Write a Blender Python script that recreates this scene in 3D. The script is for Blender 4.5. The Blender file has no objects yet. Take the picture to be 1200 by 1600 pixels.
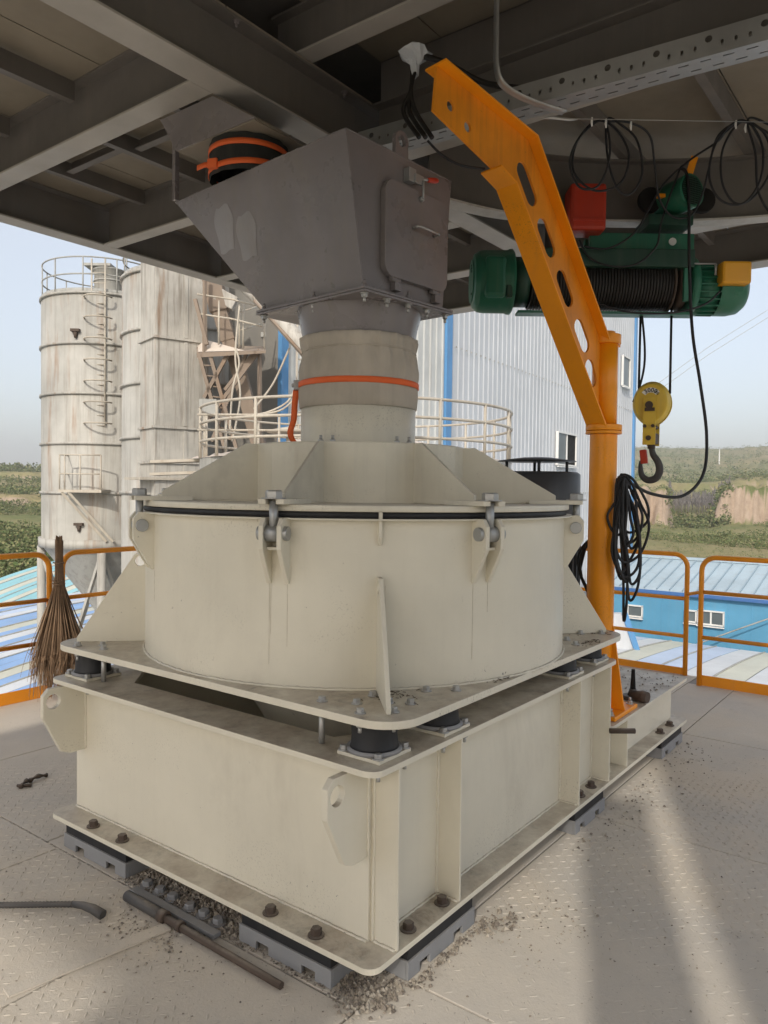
import bpy, math, random
from mathutils import Vector, Matrix
from mathutils.geometry import tessellate_polygon
random.seed(7)
sc = bpy.context.scene
COL = sc.collection
R = math.radians
V = Vector
# ------------------------------------------------------------------ camera
EYE = V((-1.769, -1.364, 1.565))
RT = V((0.6040, -0.7968, 0.0125)).normalized()
FW = V((0.7965, 0.6040, -0.02936)).normalized()
UP = RT.cross(FW).normalized(); RT = FW.cross(UP).normalized()
cd = bpy.data.cameras.new('camera'); cam = bpy.data.objects.new('camera', cd); COL.objects.link(cam)
cd.sensor_fit = 'VERTICAL'; cd.sensor_height = 32.0; cd.sensor_width = 24.0
cd.lens = 1190.0 / 1600.0 * 32.0
cd.clip_start = 0.05; cd.clip_end = 9000
m = Matrix((RT, UP, -FW)).transposed().to_4x4(); m.translation = EYE
cam.matrix_world = m
sc.camera = cam
# ------------------------------------------------------------------ sky, sun, exposure
SUN_AZ, SUN_EL = R(204.0), R(33.0)          # azimuth of the sun measured from +X towards +Y
w = bpy.data.worlds.new('World'); sc.world = w; w.use_nodes = True
wn = w.node_tree.nodes; wl = w.node_tree.links
bg = wn['Background']
sky = wn.new('ShaderNodeTexSky'); sky.sky_type = 'NISHITA'; sky.sun_disc = False
sky.sun_elevation = SUN_EL; sky.sun_rotation = math.atan2(math.cos(SUN_AZ), math.sin(SUN_AZ))
sky.altitude = 900; sky.air_density = 1.0; sky.dust_density = 6.0; sky.ozone_density = 1.0
mx = wn.new('ShaderNodeMix'); mx.data_type = 'RGBA'; mx.inputs[0].default_value = 0.38
mx.inputs[7].default_value = (7.3, 7.15, 6.8, 1)      # milky overcast haze over the whole sky
wl.new(sky.outputs[0], mx.inputs[6]); wl.new(mx.outputs[2], bg.inputs[0])
bg.inputs[1].default_value = 0.10
sd = bpy.data.lights.new('sun', 'SUN'); sun = bpy.data.objects.new('sun', sd); COL.objects.link(sun)
sd.energy = 1.4; sd.angle = R(1.1); sd.color = (1.0, 0.93, 0.82)
sdir = V((math.cos(SUN_AZ) * math.cos(SUN_EL), math.sin(SUN_AZ) * math.cos(SUN_EL), math.sin(SUN_EL)))
sun.rotation_euler = sdir.to_track_quat('Z', 'Y').to_euler(); sun.location = (0, 0, 30)
sc.view_settings.view_transform = 'Standard'; sc.view_settings.look = 'None'
sc.view_settings.gamma = 1.0; sc.view_settings.exposure = 0.92
sc.render.engine = 'CYCLES'
sc.cycles.max_bounces = 8; sc.cycles.diffuse_bounces = 6
# ------------------------------------------------------------------ materials
M = {}
class NT:
    def __init__(s, name):
        s.m = bpy.data.materials.new(name); s.m.use_nodes = True
        s.t = s.m.node_tree; s.b = s.t.nodes['Principled BSDF']; M[name] = s.m
        s.pos = s.n('ShaderNodeNewGeometry').outputs['Position']
    def n(s, k, **kw):
        o = s.t.nodes.new(k)
        for a, v in kw.items(): setattr(o, a, v)
        return o
    def l(s, a, b): s.t.links.new(a, b)
    def mapped(s, scale):
        q = s.n('ShaderNodeMapping'); q.inputs['Scale'].default_value = scale; s.l(s.pos, q.inputs[0]); return q.outputs[0]
    def noise(s, scale, detail=4, vec=None, rough=0.6, dist=0):
        q = s.n('ShaderNodeTexNoise'); q.inputs['Scale'].default_value = scale; q.inputs['Detail'].default_value = detail
        q.inputs['Roughness'].default_value = rough; q.inputs['Distortion'].default_value = dist
        s.l(vec or s.pos, q.inputs['Vector']); return q.outputs[0]
    def ramp(s, v, a, b, c0=0.0, c1=1.0):
        q = s.n('ShaderNodeMapRange'); q.clamp = True
        for i, x in zip((1, 2, 3, 4), (a, b, c0, c1)): q.inputs[i].default_value = x
        s.l(v, q.inputs[0]); return q.outputs[0]
    def mix(s, f, a, b, mode='MIX'):
        q = s.n('ShaderNodeMix', data_type='RGBA', blend_type=mode)
        if hasattr(f, 'is_linked') or not isinstance(f, (int, float)): s.l(f, q.inputs[0])
        else: q.inputs[0].default_value = f
        for x, i in ((a, 6), (b, 7)):
            if isinstance(x, tuple): q.inputs[i].default_value = (*x, 1) if len(x) == 3 else x
            else: s.l(x, q.inputs[i])
        return q.outputs[2]
    def math(s, op, a, b=None):
        q = s.n('ShaderNodeMath', operation=op)
        for x, i in ((a, 0), (b, 1)):
            if x is None: continue
            if isinstance(x, (int, float)): q.inputs[i].default_value = x
            else: s.l(x, q.inputs[i])
        return q.outputs[0]
    def nz(s):
        q = s.n('ShaderNodeSeparateXYZ'); s.l(s.n('ShaderNodeNewGeometry').outputs['Normal'], q.inputs[0]); return q.outputs
    def bump(s, h, strength, dist=0.01):
        q = s.n('ShaderNodeBump'); q.inputs['Strength'].default_value = strength; q.inputs['Distance'].default_value = dist
        s.l(h, q.inputs['Height']); s.l(q.outputs[0], s.b.inputs['Normal'])
    def done(s, col, rough, metal=0.0, spec=0.5):
        if isinstance(col, tuple): s.b.inputs['Base Color'].default_value = (*col, 1)
        else: s.l(col, s.b.inputs['Base Color'])
        if isinstance(rough, (int, float)): s.b.inputs['Roughness'].default_value = rough
        else: s.l(rough, s.b.inputs['Roughness'])
        s.b.inputs['Metallic'].default_value = metal
        s.b.inputs['Specular IOR Level'].default_value = spec
        return s.m
def mul(c, k): return tuple(min(1.0, x * k) for x in c)
def paint(name, col, rough=0.45, dirt=0.35, dust=0.0, streak=0.25, specks=0.3, rust=0.0, dustcol=(0.34, 0.30, 0.25), metal=0.0, sc_=1.0, spec=0.45, stain=0.0):
    """weathered paint: blotchy tone, vertical runs, chips, dust settled on level faces"""
    t = NT(name)
    c = t.mix(t.ramp(t.noise(2.3 * sc_, 5), 0.35, 0.7), mul(col, 1.06), mul(col, 1 - 0.28 * dirt))
    if stain:
        s_ = t.noise(1.7 * sc_, 9, t.mapped((1, 1, .6)), 0.72, 0.6)
        c = t.mix(t.ramp(s_, 0.56, 0.70, 0, stain), c, mul(dustcol, 0.85))
        s_ = t.noise(130 * sc_, 2, None, 0.5); q_ = t.noise(2.1 * sc_, 3, t.mapped((1, 1, 1.5)))
        c = t.mix(t.math('MULTIPLY', t.ramp(s_, 0.60, 0.66), t.ramp(q_, 0.54, 0.68, 0, 0.35)), c, mul(dustcol, 0.5))
    if streak:
        s_ = t.noise(1.0, 4, t.mapped((16 * sc_, 16 * sc_, 0.9 * sc_)), 0.65)
        c = t.mix(t.ramp(s_, 0.50, 0.72, 0, streak), c, mul(dustcol, 0.75))
    if rust:
        s_ = t.noise(1.0, 5, t.mapped((5 * sc_, 5 * sc_, 0.5 * sc_)), 0.7)
        c = t.mix(t.ramp(s_, 0.55, 0.68, 0, rust), c, (0.24, 0.13, 0.06))
    if specks:
        p_ = t.noise(48 * sc_, 3, None, 0.7)
        q_ = t.noise(3.2 * sc_, 2)
        f_ = t.math('MULTIPLY', t.ramp(p_, 0.70, 0.74), t.ramp(q_, 0.5, 0.62, 0, specks))
        c = t.mix(f_, c, (0.05, 0.04, 0.035))
    if dust:
        u = t.ramp(t.nz()[2], 0.55, 0.95)
        k = t.ramp(t.noise(7 * sc_, 6, None, 0.7), 0.3, 0.62, 0.25, 1.0)
        dc = t.mix(t.ramp(t.noise(11 * sc_, 7, None, 0.75, 0.8), 0.50, 0.66, 0, 0.85), dustcol, mul(dustcol, 0.42))
        c = t.mix(t.math('MULTIPLY', t.math('MULTIPLY', u, k), dust), c, dc)
    rr = t.ramp(t.noise(5 * sc_, 4), 0.3, 0.7, rough - 0.07, rough + 0.13)
    t.bump(t.noise(26 * sc_, 4), 0.08, 0.004)
    return t.done(c, rr, metal, spec)
CREAM = (0.71, 0.672, 0.560)
paint('cream', CREAM, 0.36, 0.18, 0.92, 0.045, 0.9, stain=0.16, dustcol=(0.38, 0.32, 0.25))
paint('cream_cover', CREAM, 0.45, 0.4, 0.5, 0.1, 0.6, stain=0.25, dustcol=(0.33, 0.29, 0.24))
paint('hopper_grey', (0.225, 0.205, 0.208), 0.28, 0.7, 0.8, 0.35, 0.4, stain=0.3, dustcol=(0.30, 0.27, 0.22))
paint('beam_grey', (0.17, 0.156, 0.142), 0.55, 0.5, 0.5, 0.2, 0.3)
paint('beam_pale', (0.62, 0.60, 0.56), 0.6, 0.6, 0.3, 0.25, 0.8)
paint('roof_board', (0.29, 0.255, 0.20), 0.7, 0.7, 0.0, 0.0, 0.3)
paint('orange', (0.93, 0.33, 0.006), 0.36, 0.25, 0.15, 0.06, 0.5, stain=0.22, dustcol=(0.36, 0.19, 0.07))
paint('orange_scuffed', (0.86, 0.30, 0.012), 0.42, 0.9, 0.2, 0.30, 0.9, dustcol=(0.26, 0.11, 0.03))
paint('rail_orange', (0.80, 0.29, 0.012), 0.4, 0.4, 0.3, 0.10, 0.5)
paint('green', (0.022, 0.15, 0.09), 0.34, 0.5, 0.35, 0.15, 0.2)
paint('green_dark', (0.012, 0.055, 0.035), 0.45, 0.5, 0.3, 0.1, 0.2)
paint('hook_yellow', (0.74, 0.52, 0.06), 0.4, 0.5, 0.2, 0.25, 0.7)
paint('box_yellow', (0.75, 0.36, 0.02), 0.38, 0.2, 0.1, 0.05, 0.1)
paint('red', (0.52, 0.045, 0.018), 0.4, 0.3, 0.15, 0.1, 0.1)
paint('rubber', (0.018, 0.019, 0.022), 0.55, 0.5, 0.5, 0.10, 0.1, dustcol=(0.14, 0.13, 0.115))
paint('rope', (0.02, 0.018, 0.016), 0.5, 0.5, 0.2, 0.0, 0.0)
paint('motor_grey', (0.055, 0.060, 0.068), 0.4, 0.3, 0.25, 0.05, 0.1)
paint('galvanised', (0.42, 0.43, 0.43), 0.42, 0.7, 0.25, 0.1, 0.2, metal=0.65)
paint('bolt_zinc', (0.46, 0.46, 0.45), 0.38, 0.6, 0.25, 0.0, 0.2, metal=0.6)
paint('rusty', (0.085, 0.062, 0.048), 0.75, 0.8, 0.5, 0.0, 0.2)
paint('rebar', (0.075, 0.072, 0.070), 0.55, 0.7, 0.4, 0.0, 0.2)
paint('foot_grey', (0.27, 0.275, 0.285), 0.55, 0.5, 0.4, 0.15, 0.3)
paint('canvas', (0.49, 0.44, 0.37), 0.9, 0.9, 0.3, 0.25, 0.2)
paint('canvas_dark', (0.025, 0.026, 0.024), 0.9, 0.4, 0.3, 0.1, 0.0)
paint('strap', (0.80, 0.14, 0.03), 0.6, 0.25, 0.15, 0.05, 0.1)
paint('label_white', (0.80, 0.80, 0.78), 0.5, 0.2, 0, 0.05, 0.05)
paint('ink', (0.015, 0.015, 0.018), 0.6, 0, 0, 0, 0)
paint('silo_white', (0.44, 0.43, 0.395), 0.6, 0.9, 0.5, 0.62, 0.25, 0.6, dustcol=(0.27, 0.245, 0.20), sc_=0.35)
paint('silo_grey', (0.40, 0.40, 0.375), 0.6, 0.7, 0.4, 0.5, 0.2, 0.2, dustcol=(0.20, 0.19, 0.175), sc_=0.35)
paint('casing_white', (0.48, 0.46, 0.415), 0.6, 0.9, 0.6, 0.85, 0.5, 0.7, dustcol=(0.25, 0.21, 0.165), sc_=0.6)
paint('dusty_steel', (0.26, 0.205, 0.16), 0.8, 0.6, 0.6, 0.3, 0.1, 0.4, dustcol=(0.40, 0.33, 0.27), sc_=0.5)
paint('pale_rail', (0.50, 0.455, 0.38), 0.6, 0.6, 0.3, 0.3, 0.2, 0.35, sc_=0.6)
paint('powder', (0.58, 0.51, 0.44), 0.95, 0.3, 0.0, 0.0, 0.0)
paint('sheet_white', (0.545, 0.565, 0.59), 0.5, 0.25, 0.0, 0.16, 0.05, 0.05, dustcol=(0.46, 0.46, 0.45), sc_=0.25)
paint('sheet_dirty', (0.62, 0.625, 0.60), 0.6, 0.6, 0.0, 0.35, 0.2, 0.2, dustcol=(0.44, 0.41, 0.36), sc_=0.3)
paint('trim_blue', (0.10, 0.27, 0.52), 0.5, 0.4, 0.0, 0.25, 0.2, sc_=0.4)
paint('wall_blue', (0.10, 0.31, 0.49), 0.55, 0.35, 0.0, 0.18, 0.1, dustcol=(0.30, 0.42, 0.52), sc_=0.25)
paint('wall_dark', (0.22, 0.21, 0.19), 0.7, 0.5, 0.0, 0.3, 0.1, sc_=0.3)
paint('roof_blue', (0.40, 0.50, 0.57), 0.5, 0.4, 0.0, 0.2, 0.05, sc_=0.2)
paint('yard_concrete', (0.36, 0.34, 0.30), 0.9, 0.6, 0, 0, 0, sc_=0.15)
paint('roof_rib_paint', (0.28, 0.37, 0.44), 0.5, 0.4, 0.0, 0.1, 0.05, sc_=0.2)
paint('eave_blue', (0.05, 0.14, 0.36), 0.5, 0.2, 0, 0.1, 0.0, sc_=0.2)
paint('vault_white', (0.60, 0.62, 0.64), 0.5, 0.4, 0.0, 0.1, 0.05, sc_=0.2)
paint('vault_paleblue', (0.48, 0.57, 0.72), 0.5, 0.4, 0.0, 0.1, 0.05, sc_=0.2)
paint('vault_teal', (0.27, 0.54, 0.60), 0.5, 0.4, 0.0, 0.1, 0.05, sc_=0.2)
paint('vault_cream', (0.56, 0.56, 0.47), 0.5, 0.4, 0.0, 0.1, 0.05, sc_=0.2)
paint('vault_blue', (0.25, 0.40, 0.66), 0.5, 0.4, 0.0, 0.1, 0.05, sc_=0.2)
paint('frame_white', (0.74, 0.74, 0.72), 0.5, 0.3, 0.0, 0.1, 0.1, sc_=0.4)
paint('twig', (0.26, 0.17, 0.105), 0.85, 0.8, 0.0, 0.0, 0.0, sc_=6)
paint('wood', (0.20, 0.155, 0.11), 0.85, 0.6, 0.2, 0.2, 0.2)
paint('void', (0.012, 0.011, 0.010), 0.9, 0, 0, 0, 0)
paint('bark', (0.26, 0.235, 0.215), 0.9, 0.5, 0, 0, 0, sc_=0.4)
def glass():
    t = NT('window_glass'); return t.done(t.mix(t.ramp(t.noise(0.6, 2), 0.3, 0.7), (0.09, 0.11, 0.12), (0.15, 0.18, 0.19)), 0.3)
glass()
def plastic_bag():
    t = NT('plastic_film'); t.bump(t.noise(40, 3), 0.6, 0.01); return t.done((0.62, 0.66, 0.70), 0.25)
plastic_bag()
def deckmat():
    t = NT('deck_paint')
    c = t.mix(t.ramp(t.noise(1.3, 6, None, 0.65), 0.32, 0.68), (0.60, 0.54, 0.455), (0.50, 0.465, 0.415))
    c = t.mix(t.ramp(t.noise(0.55, 4, None, 0.6, 1.5), 0.50, 0.64, 0, 0.75), c, (0.60, 0.525, 0.425))      # drifts of pale powder
    c = t.mix(t.ramp(t.noise(5.0, 6, None, 0.75), 0.60, 0.78, 0, 0.45), c, (0.31, 0.265, 0.21))            # trodden dirt
    c = t.mix(t.ramp(t.noise(70, 3, None, 0.7), 0.66, 0.70, 0, 0.7), c, (0.10, 0.085, 0.07))               # grit
    h = t.math('ADD', t.noise(90, 4, None, 0.7), t.math('MULTIPLY', t.noise(9, 5, None, 0.7), 1.6))
    t.bump(h, 0.35, 0.006)
    return t.done(c, t.ramp(t.noise(4, 4), 0.3, 0.7, 0.55, 0.85), 0, 0.2)
deckmat()
def gravelmat():
    t = NT('gravel'); i = t.n('ShaderNodeNewGeometry').outputs['Random Per Island']
    r_ = t.n('ShaderNodeValToRGB'); e = r_.color_ramp.elements
    e[0].color = (0.10, 0.085, 0.07, 1); e[1].color = (0.42, 0.38, 0.32, 1)
    for p_, c in ((0.35, (0.20, 0.17, 0.14)), (0.7, (0.29, 0.25, 0.20))): e.new(p_).color = (*c, 1)
    t.l(i, r_.inputs[0]); return t.done(r_.outputs[0], 0.85)
gravelmat()
def leafmat(name, cols):
    t = NT(name); i = t.n('ShaderNodeNewGeometry').outputs['Random Per Island']
    r_ = t.n('ShaderNodeValToRGB'); e = r_.color_ramp.elements
    e[0].color = (*cols[0], 1); e[1].color = (*cols[-1], 1)
    for k, c in enumerate(cols[1:-1]): e.new((k + 1) / (len(cols) - 1)).color = (*c, 1)
    t.l(i, r_.inputs[0]); return t.done(r_.outputs[0], 0.9, 0, 0.1)
leafmat('scrub_leaf', [(0.085, 0.125, 0.045), (0.13, 0.165, 0.065), (0.185, 0.20, 0.09), (0.26, 0.24, 0.12)])
leafmat('poplar_twig', [(0.19, 0.175, 0.17), (0.27, 0.25, 0.245), (0.33, 0.31, 0.30)])
def terrainmat():
    t = NT('loess_and_grass')
    g = t.mix(t.ramp(t.noise(0.035, 6, None, 0.65), 0.38, 0.62), (0.15, 0.17, 0.065), (0.27, 0.235, 0.115))
    g = t.mix(t.ramp(t.noise(0.011, 5), 0.45, 0.62, 0, 0.8), g, (0.33, 0.265, 0.15))
    g = t.mix(t.ramp(t.noise(0.35, 4, None, 0.7), 0.5, 0.7, 0, 0.6), g, (0.085, 0.10, 0.04))
    e = t.mix(t.ramp(t.noise(0.5, 5, t.mapped((1, 1, 0.6)), 0.75), 0.35, 0.65), (0.43, 0.335, 0.255), (0.34, 0.26, 0.195))
    e = t.mix(t.ramp(t.noise(0.9, 4, t.mapped((1, 1, 0.4)), 0.75), 0.60, 0.72, 0, 0.6), e, (0.20, 0.135, 0.09))
    f = t.ramp(t.math('ADD', t.nz()[2], t.math('MULTIPLY', t.math('SUBTRACT', t.noise(0.12, 5), 0.5), 0.5)), 0.62, 0.80, 1, 0)
    t.bump(t.noise(0.6, 6), 0.6, 0.6)
    return t.done(t.mix(f, g, e), 0.95, 0, 0.1)
terrainmat()
# ------------------------------------------------------------------ mesh builder
class MB:
    def __init__(s): s.v = []; s.f = []; s.sm = []
    def add(s, vs, fs, smooth=False):
        o = len(s.v); s.v += [tuple(x) for x in vs]
        for f in fs: s.f.append(tuple(i + o for i in f)); s.sm.append(smooth)
        return s
    def box(s, x0, x1, y0, y1, z0, z1):
        vs = [(x, y, z) for z in (z0, z1) for y in (y0, y1) for x in (x0, x1)]
        return s.add(vs, [(0, 2, 3, 1), (4, 5, 7, 6), (0, 1, 5, 4), (2, 6, 7, 3), (0, 4, 6, 2), (1, 3, 7, 5)])
    def obox(s, c, ax, h):
        c = V(c); a = [V(x).normalized() * k for x, k in zip(ax, h)]
        vs = [c + a[0] * i + a[1] * j + a[2] * k for k in (-1, 1) for j in (-1, 1) for i in (-1, 1)]
        return s.add(vs, [(0, 2, 3, 1), (4, 5, 7, 6), (0, 1, 5, 4), (2, 6, 7, 3), (0, 4, 6, 2), (1, 3, 7, 5)])
    def beam(s, p0, p1, wd, ht, up=(0, 0, 1)):
        p0, p1 = V(p0), V(p1); d = (p1 - p0); L = d.length; d.normalize(); sd_ = d.cross(V(up))
        if sd_.length < 1e-4: sd_ = V((1, 0, 0))
        sd_.normalize(); u = sd_.cross(d)
        return s.obox((p0 + p1) / 2, (d, sd_, u), (L / 2, wd / 2, ht / 2))
    def cyl(s, p0, p1, r0, r1=None, seg=16, caps=True):
        p0, p1 = V(p0), V(p1); r1 = r0 if r1 is None else r1
        d = (p1 - p0).normalized(); a = d.cross(V((0, 0, 1)) if abs(d.z) < 0.9 else V((1, 0, 0))).normalized(); b = d.cross(a)
        vs = []
        for p_, r_ in ((p0, r0), (p1, r1)):
            for i in range(seg):
                t = 2 * math.pi * i / seg; vs.append(p_ + a * (math.cos(t) * r_) + b * (math.sin(t) * r_))
        s.add(vs, [(i, (i + 1) % seg, seg + (i + 1) % seg, seg + i) for i in range(seg)], True)
        if caps:
            s.add(vs[:seg], [tuple(reversed(range(seg)))]); s.add(vs[seg:], [tuple(range(seg))])
        return s
    def lathe(s, prof, c=(0, 0), seg=64, a0=0, a1=2 * math.pi, fn=None, smooth=True):
        full = abs(a1 - a0 - 2 * math.pi) < 1e-6; n = seg if full else seg + 1
        vs = []
        for r_, z in prof:
            for i in range(n):
                t = a0 + (a1 - a0) * i / seg; rr = r_ + (fn(t, z) if fn else 0)
                vs.append((c[0] + rr * math.cos(t), c[1] + rr * math.sin(t), z))
        fs = []
        for j in range(len(prof) - 1):
            for i in range(seg):
                k = (i + 1) % n; fs.append((j * n + i, j * n + k, (j + 1) * n + k, (j + 1) * n + i))
        return s.add(vs, fs, smooth)
    def tube(s, pts, r, seg=8, closed=False, caps=True):
        P = [V(p_) for p_ in pts]; n = len(P); vs = []; prev = None
        for i in range(n):
            d = (P[(i + 1) % n] - P[i - 1]) if closed else (P[min(i + 1, n - 1)] - P[max(i - 1, 0)])
            if d.length < 1e-9: d = V((0, 0, 1))
            d.normalize()
            a = (prev - d * prev.dot(d)) if prev is not None else d.cross(V((0, 0, 1)) if abs(d.z) < 0.95 else V((1, 0, 0)))
            if a.length < 1e-6: a = d.orthogonal()
            a.normalize(); prev = a; b = d.cross(a)
            rr = r[i] if isinstance(r, (list, tuple)) else r
            vs += [P[i] + a * (math.cos(2 * math.pi * k / seg) * rr) + b * (math.sin(2 * math.pi * k / seg) * rr) for k in range(seg)]
        fs = []
        for i in range(n if closed else n - 1):
            j = (i + 1) % n
            fs += [(i * seg + k, i * seg + (k + 1) % seg, j * seg + (k + 1) % seg, j * seg + k) for k in range(seg)]
        s.add(vs, fs, True)
        if caps and not closed:
            s.add(vs[:seg], [tuple(reversed(range(seg)))]); s.add(vs[-seg:], [tuple(range(seg))])
        return s
    def plate(s, outline, holes, o, u, v, th):
        """flat plate with real holes: outline and holes in (u,v), extruded by vector th"""
        o, u, v, th = V(o), V(u), V(v), V(th)
        loops = [list(outline)] + [list(h) for h in holes]
        tri = tessellate_polygon([[V((a, b, 0)) for a, b in L] for L in loops])
        flat = [p_ for L in loops for p_ in L]; n = len(flat)
        vs = [o + u * a + v * b for a, b in flat]; vs += [p_ + th for p_ in vs]
        fs = []
        for t in tri: fs += [tuple(t), tuple(i + n for i in reversed(t))]
        k = 0
        for L in loops:
            q = len(L)
            fs += [(k + i, k + (i + 1) % q, n + k + (i + 1) % q, n + k + i) for i in range(q)]
            k += q
        return s.add(vs, fs)
    def mesh(s, name, mat, recalc=True):
        me = bpy.data.meshes.new(name); me.from_pydata(s.v, [], s.f); me.polygons.foreach_set('use_smooth', s.sm)
        if recalc:
            import bmesh
            b = bmesh.new(); b.from_mesh(me); bmesh.ops.remove_doubles(b, verts=b.verts, dist=1e-6)
            bmesh.ops.recalc_face_normals(b, faces=b.faces); b.to_mesh(me); b.free()
        me.materials.append(M[mat] if isinstance(mat, str) else mat); me.update(); return me
    def build(s, name, mat, parent=None, bev=0.0, kind=None, recalc=True):
        return link(name, s.mesh(name, mat, recalc), parent, bev, kind)
WM = {}
def link(name, me, parent=None, bev=0.0, kind=None, mtx=None):
    o = bpy.data.objects.new(name, me); COL.objects.link(o)
    if mtx is not None: o.matrix_world = mtx
    if parent is not None:
        o.parent = parent
        o.matrix_parent_inverse = WM.get(parent.name, Matrix.Translation(parent.location)).inverted()
    WM[o.name] = mtx.copy() if mtx is not None else Matrix.Identity(4)
    if bev:
        b = o.modifiers.new('bevel', 'BEVEL'); b.width = bev; b.segments = 2; b.limit_method = 'ANGLE'; b.angle_limit = R(40)
    if kind: o['kind'] = kind
    return o
def thing(name, label, cat, loc=(0, 0, 0), group=None):
    o = bpy.data.objects.new(name, None); COL.objects.link(o); o.location = loc; o.empty_display_size = 0.1
    return tag(o, label, cat, group)
def tag(o, label, cat, group=None):
    o['label'] = label; o['category'] = cat
    if group: o['group'] = group
    return o
def struct(name, loc=(0, 0, 0)):
    o = bpy.data.objects.new(name, None); COL.objects.link(o); o.location = loc; o['kind'] = 'structure'; return o
def ring(r, n=16, c=(0, 0), ph=0): return [(c[0] + r * math.cos(2 * math.pi * i / n + ph), c[1] + r * math.sin(2 * math.pi * i / n + ph)) for i in range(n)]
def rrect(x0, x1, y0, y1, r, n=6):
    out = []
    for cx, cy, a in ((x1 - r, y1 - r, 0), (x0 + r, y1 - r, 90), (x0 + r, y0 + r, 180), (x1 - r, y0 + r, 270)):
        for i in range(n + 1): t = R(a + 90 * i / n); out.append((cx + r * math.cos(t), cy + r * math.sin(t)))
    return out
def spline(P, n=10, closed=False):
    P = [V(p_) for p_ in P]; out = []; N = len(P)
    for i in range(N if closed else N - 1):
        g = (lambda k: P[k % N]) if closed else (lambda k: P[max(0, min(N - 1, k))])
        a, b, c, d = g(i - 1), g(i), g(i + 1), g(i + 2)
        for k in range(n):
            t = k / n
            out.append(0.5 * ((2 * b) + (c - a) * t + (2 * a - 5 * b + 4 * c - d) * t * t + (3 * b - a - 3 * c + d) * t ** 3))
    if not closed: out.append(P[-1])
    return out
X_, Y_, Z_ = V((1, 0, 0)), V((0, 1, 0)), V((0, 0, 1))
def bolt_mesh(name, mat, r, h, washer=True, stub=0.0):
    b = MB()
    if washer: b.cyl((0, 0, 0), (0, 0, 0.004), r * 1.45, seg=14)
    z = 0.004 if washer else 0
    vs = []
    for rr, zz in ((r, z), (r, z + h * 0.82), (r * 0.86, z + h)):
        vs += [(rr * math.cos(R(60 * i)), rr * math.sin(R(60 * i)), zz) for i in range(6)]
    b.add(vs, [(j * 6 + i, j * 6 + (i + 1) % 6, j * 6 + 6 + (i + 1) % 6, j * 6 + 6 + i) for j in range(2) for i in range(6)] + [(12, 13, 14, 15, 16, 17)])
    if stub: b.cyl((0, 0, z + h), (0, 0, z + h + stub), r * 0.52, seg=10)
    return b.mesh(name, mat)
def place(p_, n=(0, 0, 1), ang=0.0):
    return Matrix.Translation(V(p_)) @ V(n).to_track_quat('Z', 'Y').to_matrix().to_4x4() @ Matrix.Rotation(ang, 4, 'Z')
BZ = bolt_mesh('bolt', 'bolt_zinc', 0.013, 0.013); BZN = bolt_mesh('bolt_nut', 'bolt_zinc', 0.013, 0.014, True, 0.018)
BR = bolt_mesh('rusty_bolt', 'rusty', 0.019, 0.022); BG = bolt_mesh('grey_bolt', 'hopper_grey', 0.012, 0.012, True, 0.016)
def bolts(name, me, pts, parent, n=(0, 0, 1)):
    for p_ in pts: link(name, me, parent, mtx=place(p_, n, random.random()))
# site frame: metres to the right of, and ahead of, the place where one enters the deck
RH = V((RT.x, RT.y, 0)).normalized(); FH = V((FW.x, FW.y, 0)).normalized()
def site(lat, dep, z=0.0): return V((EYE.x, EYE.y, 0)) + RH * lat + FH * dep + Z_ * z
# ================================================================== SETTING: deck
deck = struct('deck_floor')
MB().box(-9, 5.06, -9, 4.06, -0.30, -0.012).build('deck_underframe', 'beam_grey', deck)
GAP = 0.004
def deck_plates(xs, ys, skip=()):
    for i in range(len(xs) - 1):
        for j in range(len(ys) - 1):
            if (i, j) in skip: continue
            dz = random.uniform(-0.0015, 0.0)
            MB().box(xs[i] + GAP, xs[i + 1] - GAP, ys[j] + GAP, ys[j + 1] - GAP, -0.010, dz).build('deck_plate', 'deck_paint', deck, 0.002)
deck_plates((-8.9, -6.5, -4.9, -3.1, -1.45, 0.19, 1.757, 3.345, 4.74), (-8.9, -6.5, -4.9, -3.2, -1.62, 0.045))
deck_plates((-8.9, -6.5, -4.9, -3.1, -1.6, -0.02), (0.045, 0.885, 1.706, 3.2, 4.03))
deck_plates((-0.02, 1.70, 3.345), (0.045, 1.80))
deck_plates((-0.02, 1.70, 3.345, 5.03), (1.80, 2.95, 4.03))
deck_plates((3.345, 5.03), (0.40, 1.80)); deck_plates((3.345, 4.74), (0.045, 0.40))
MB().beam((-0.63, 0.935, 0.0035), (-0.10, 0.845, 0.0035), 0.055, 0.006).build('weld_strip', 'deck_paint', deck)
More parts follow.
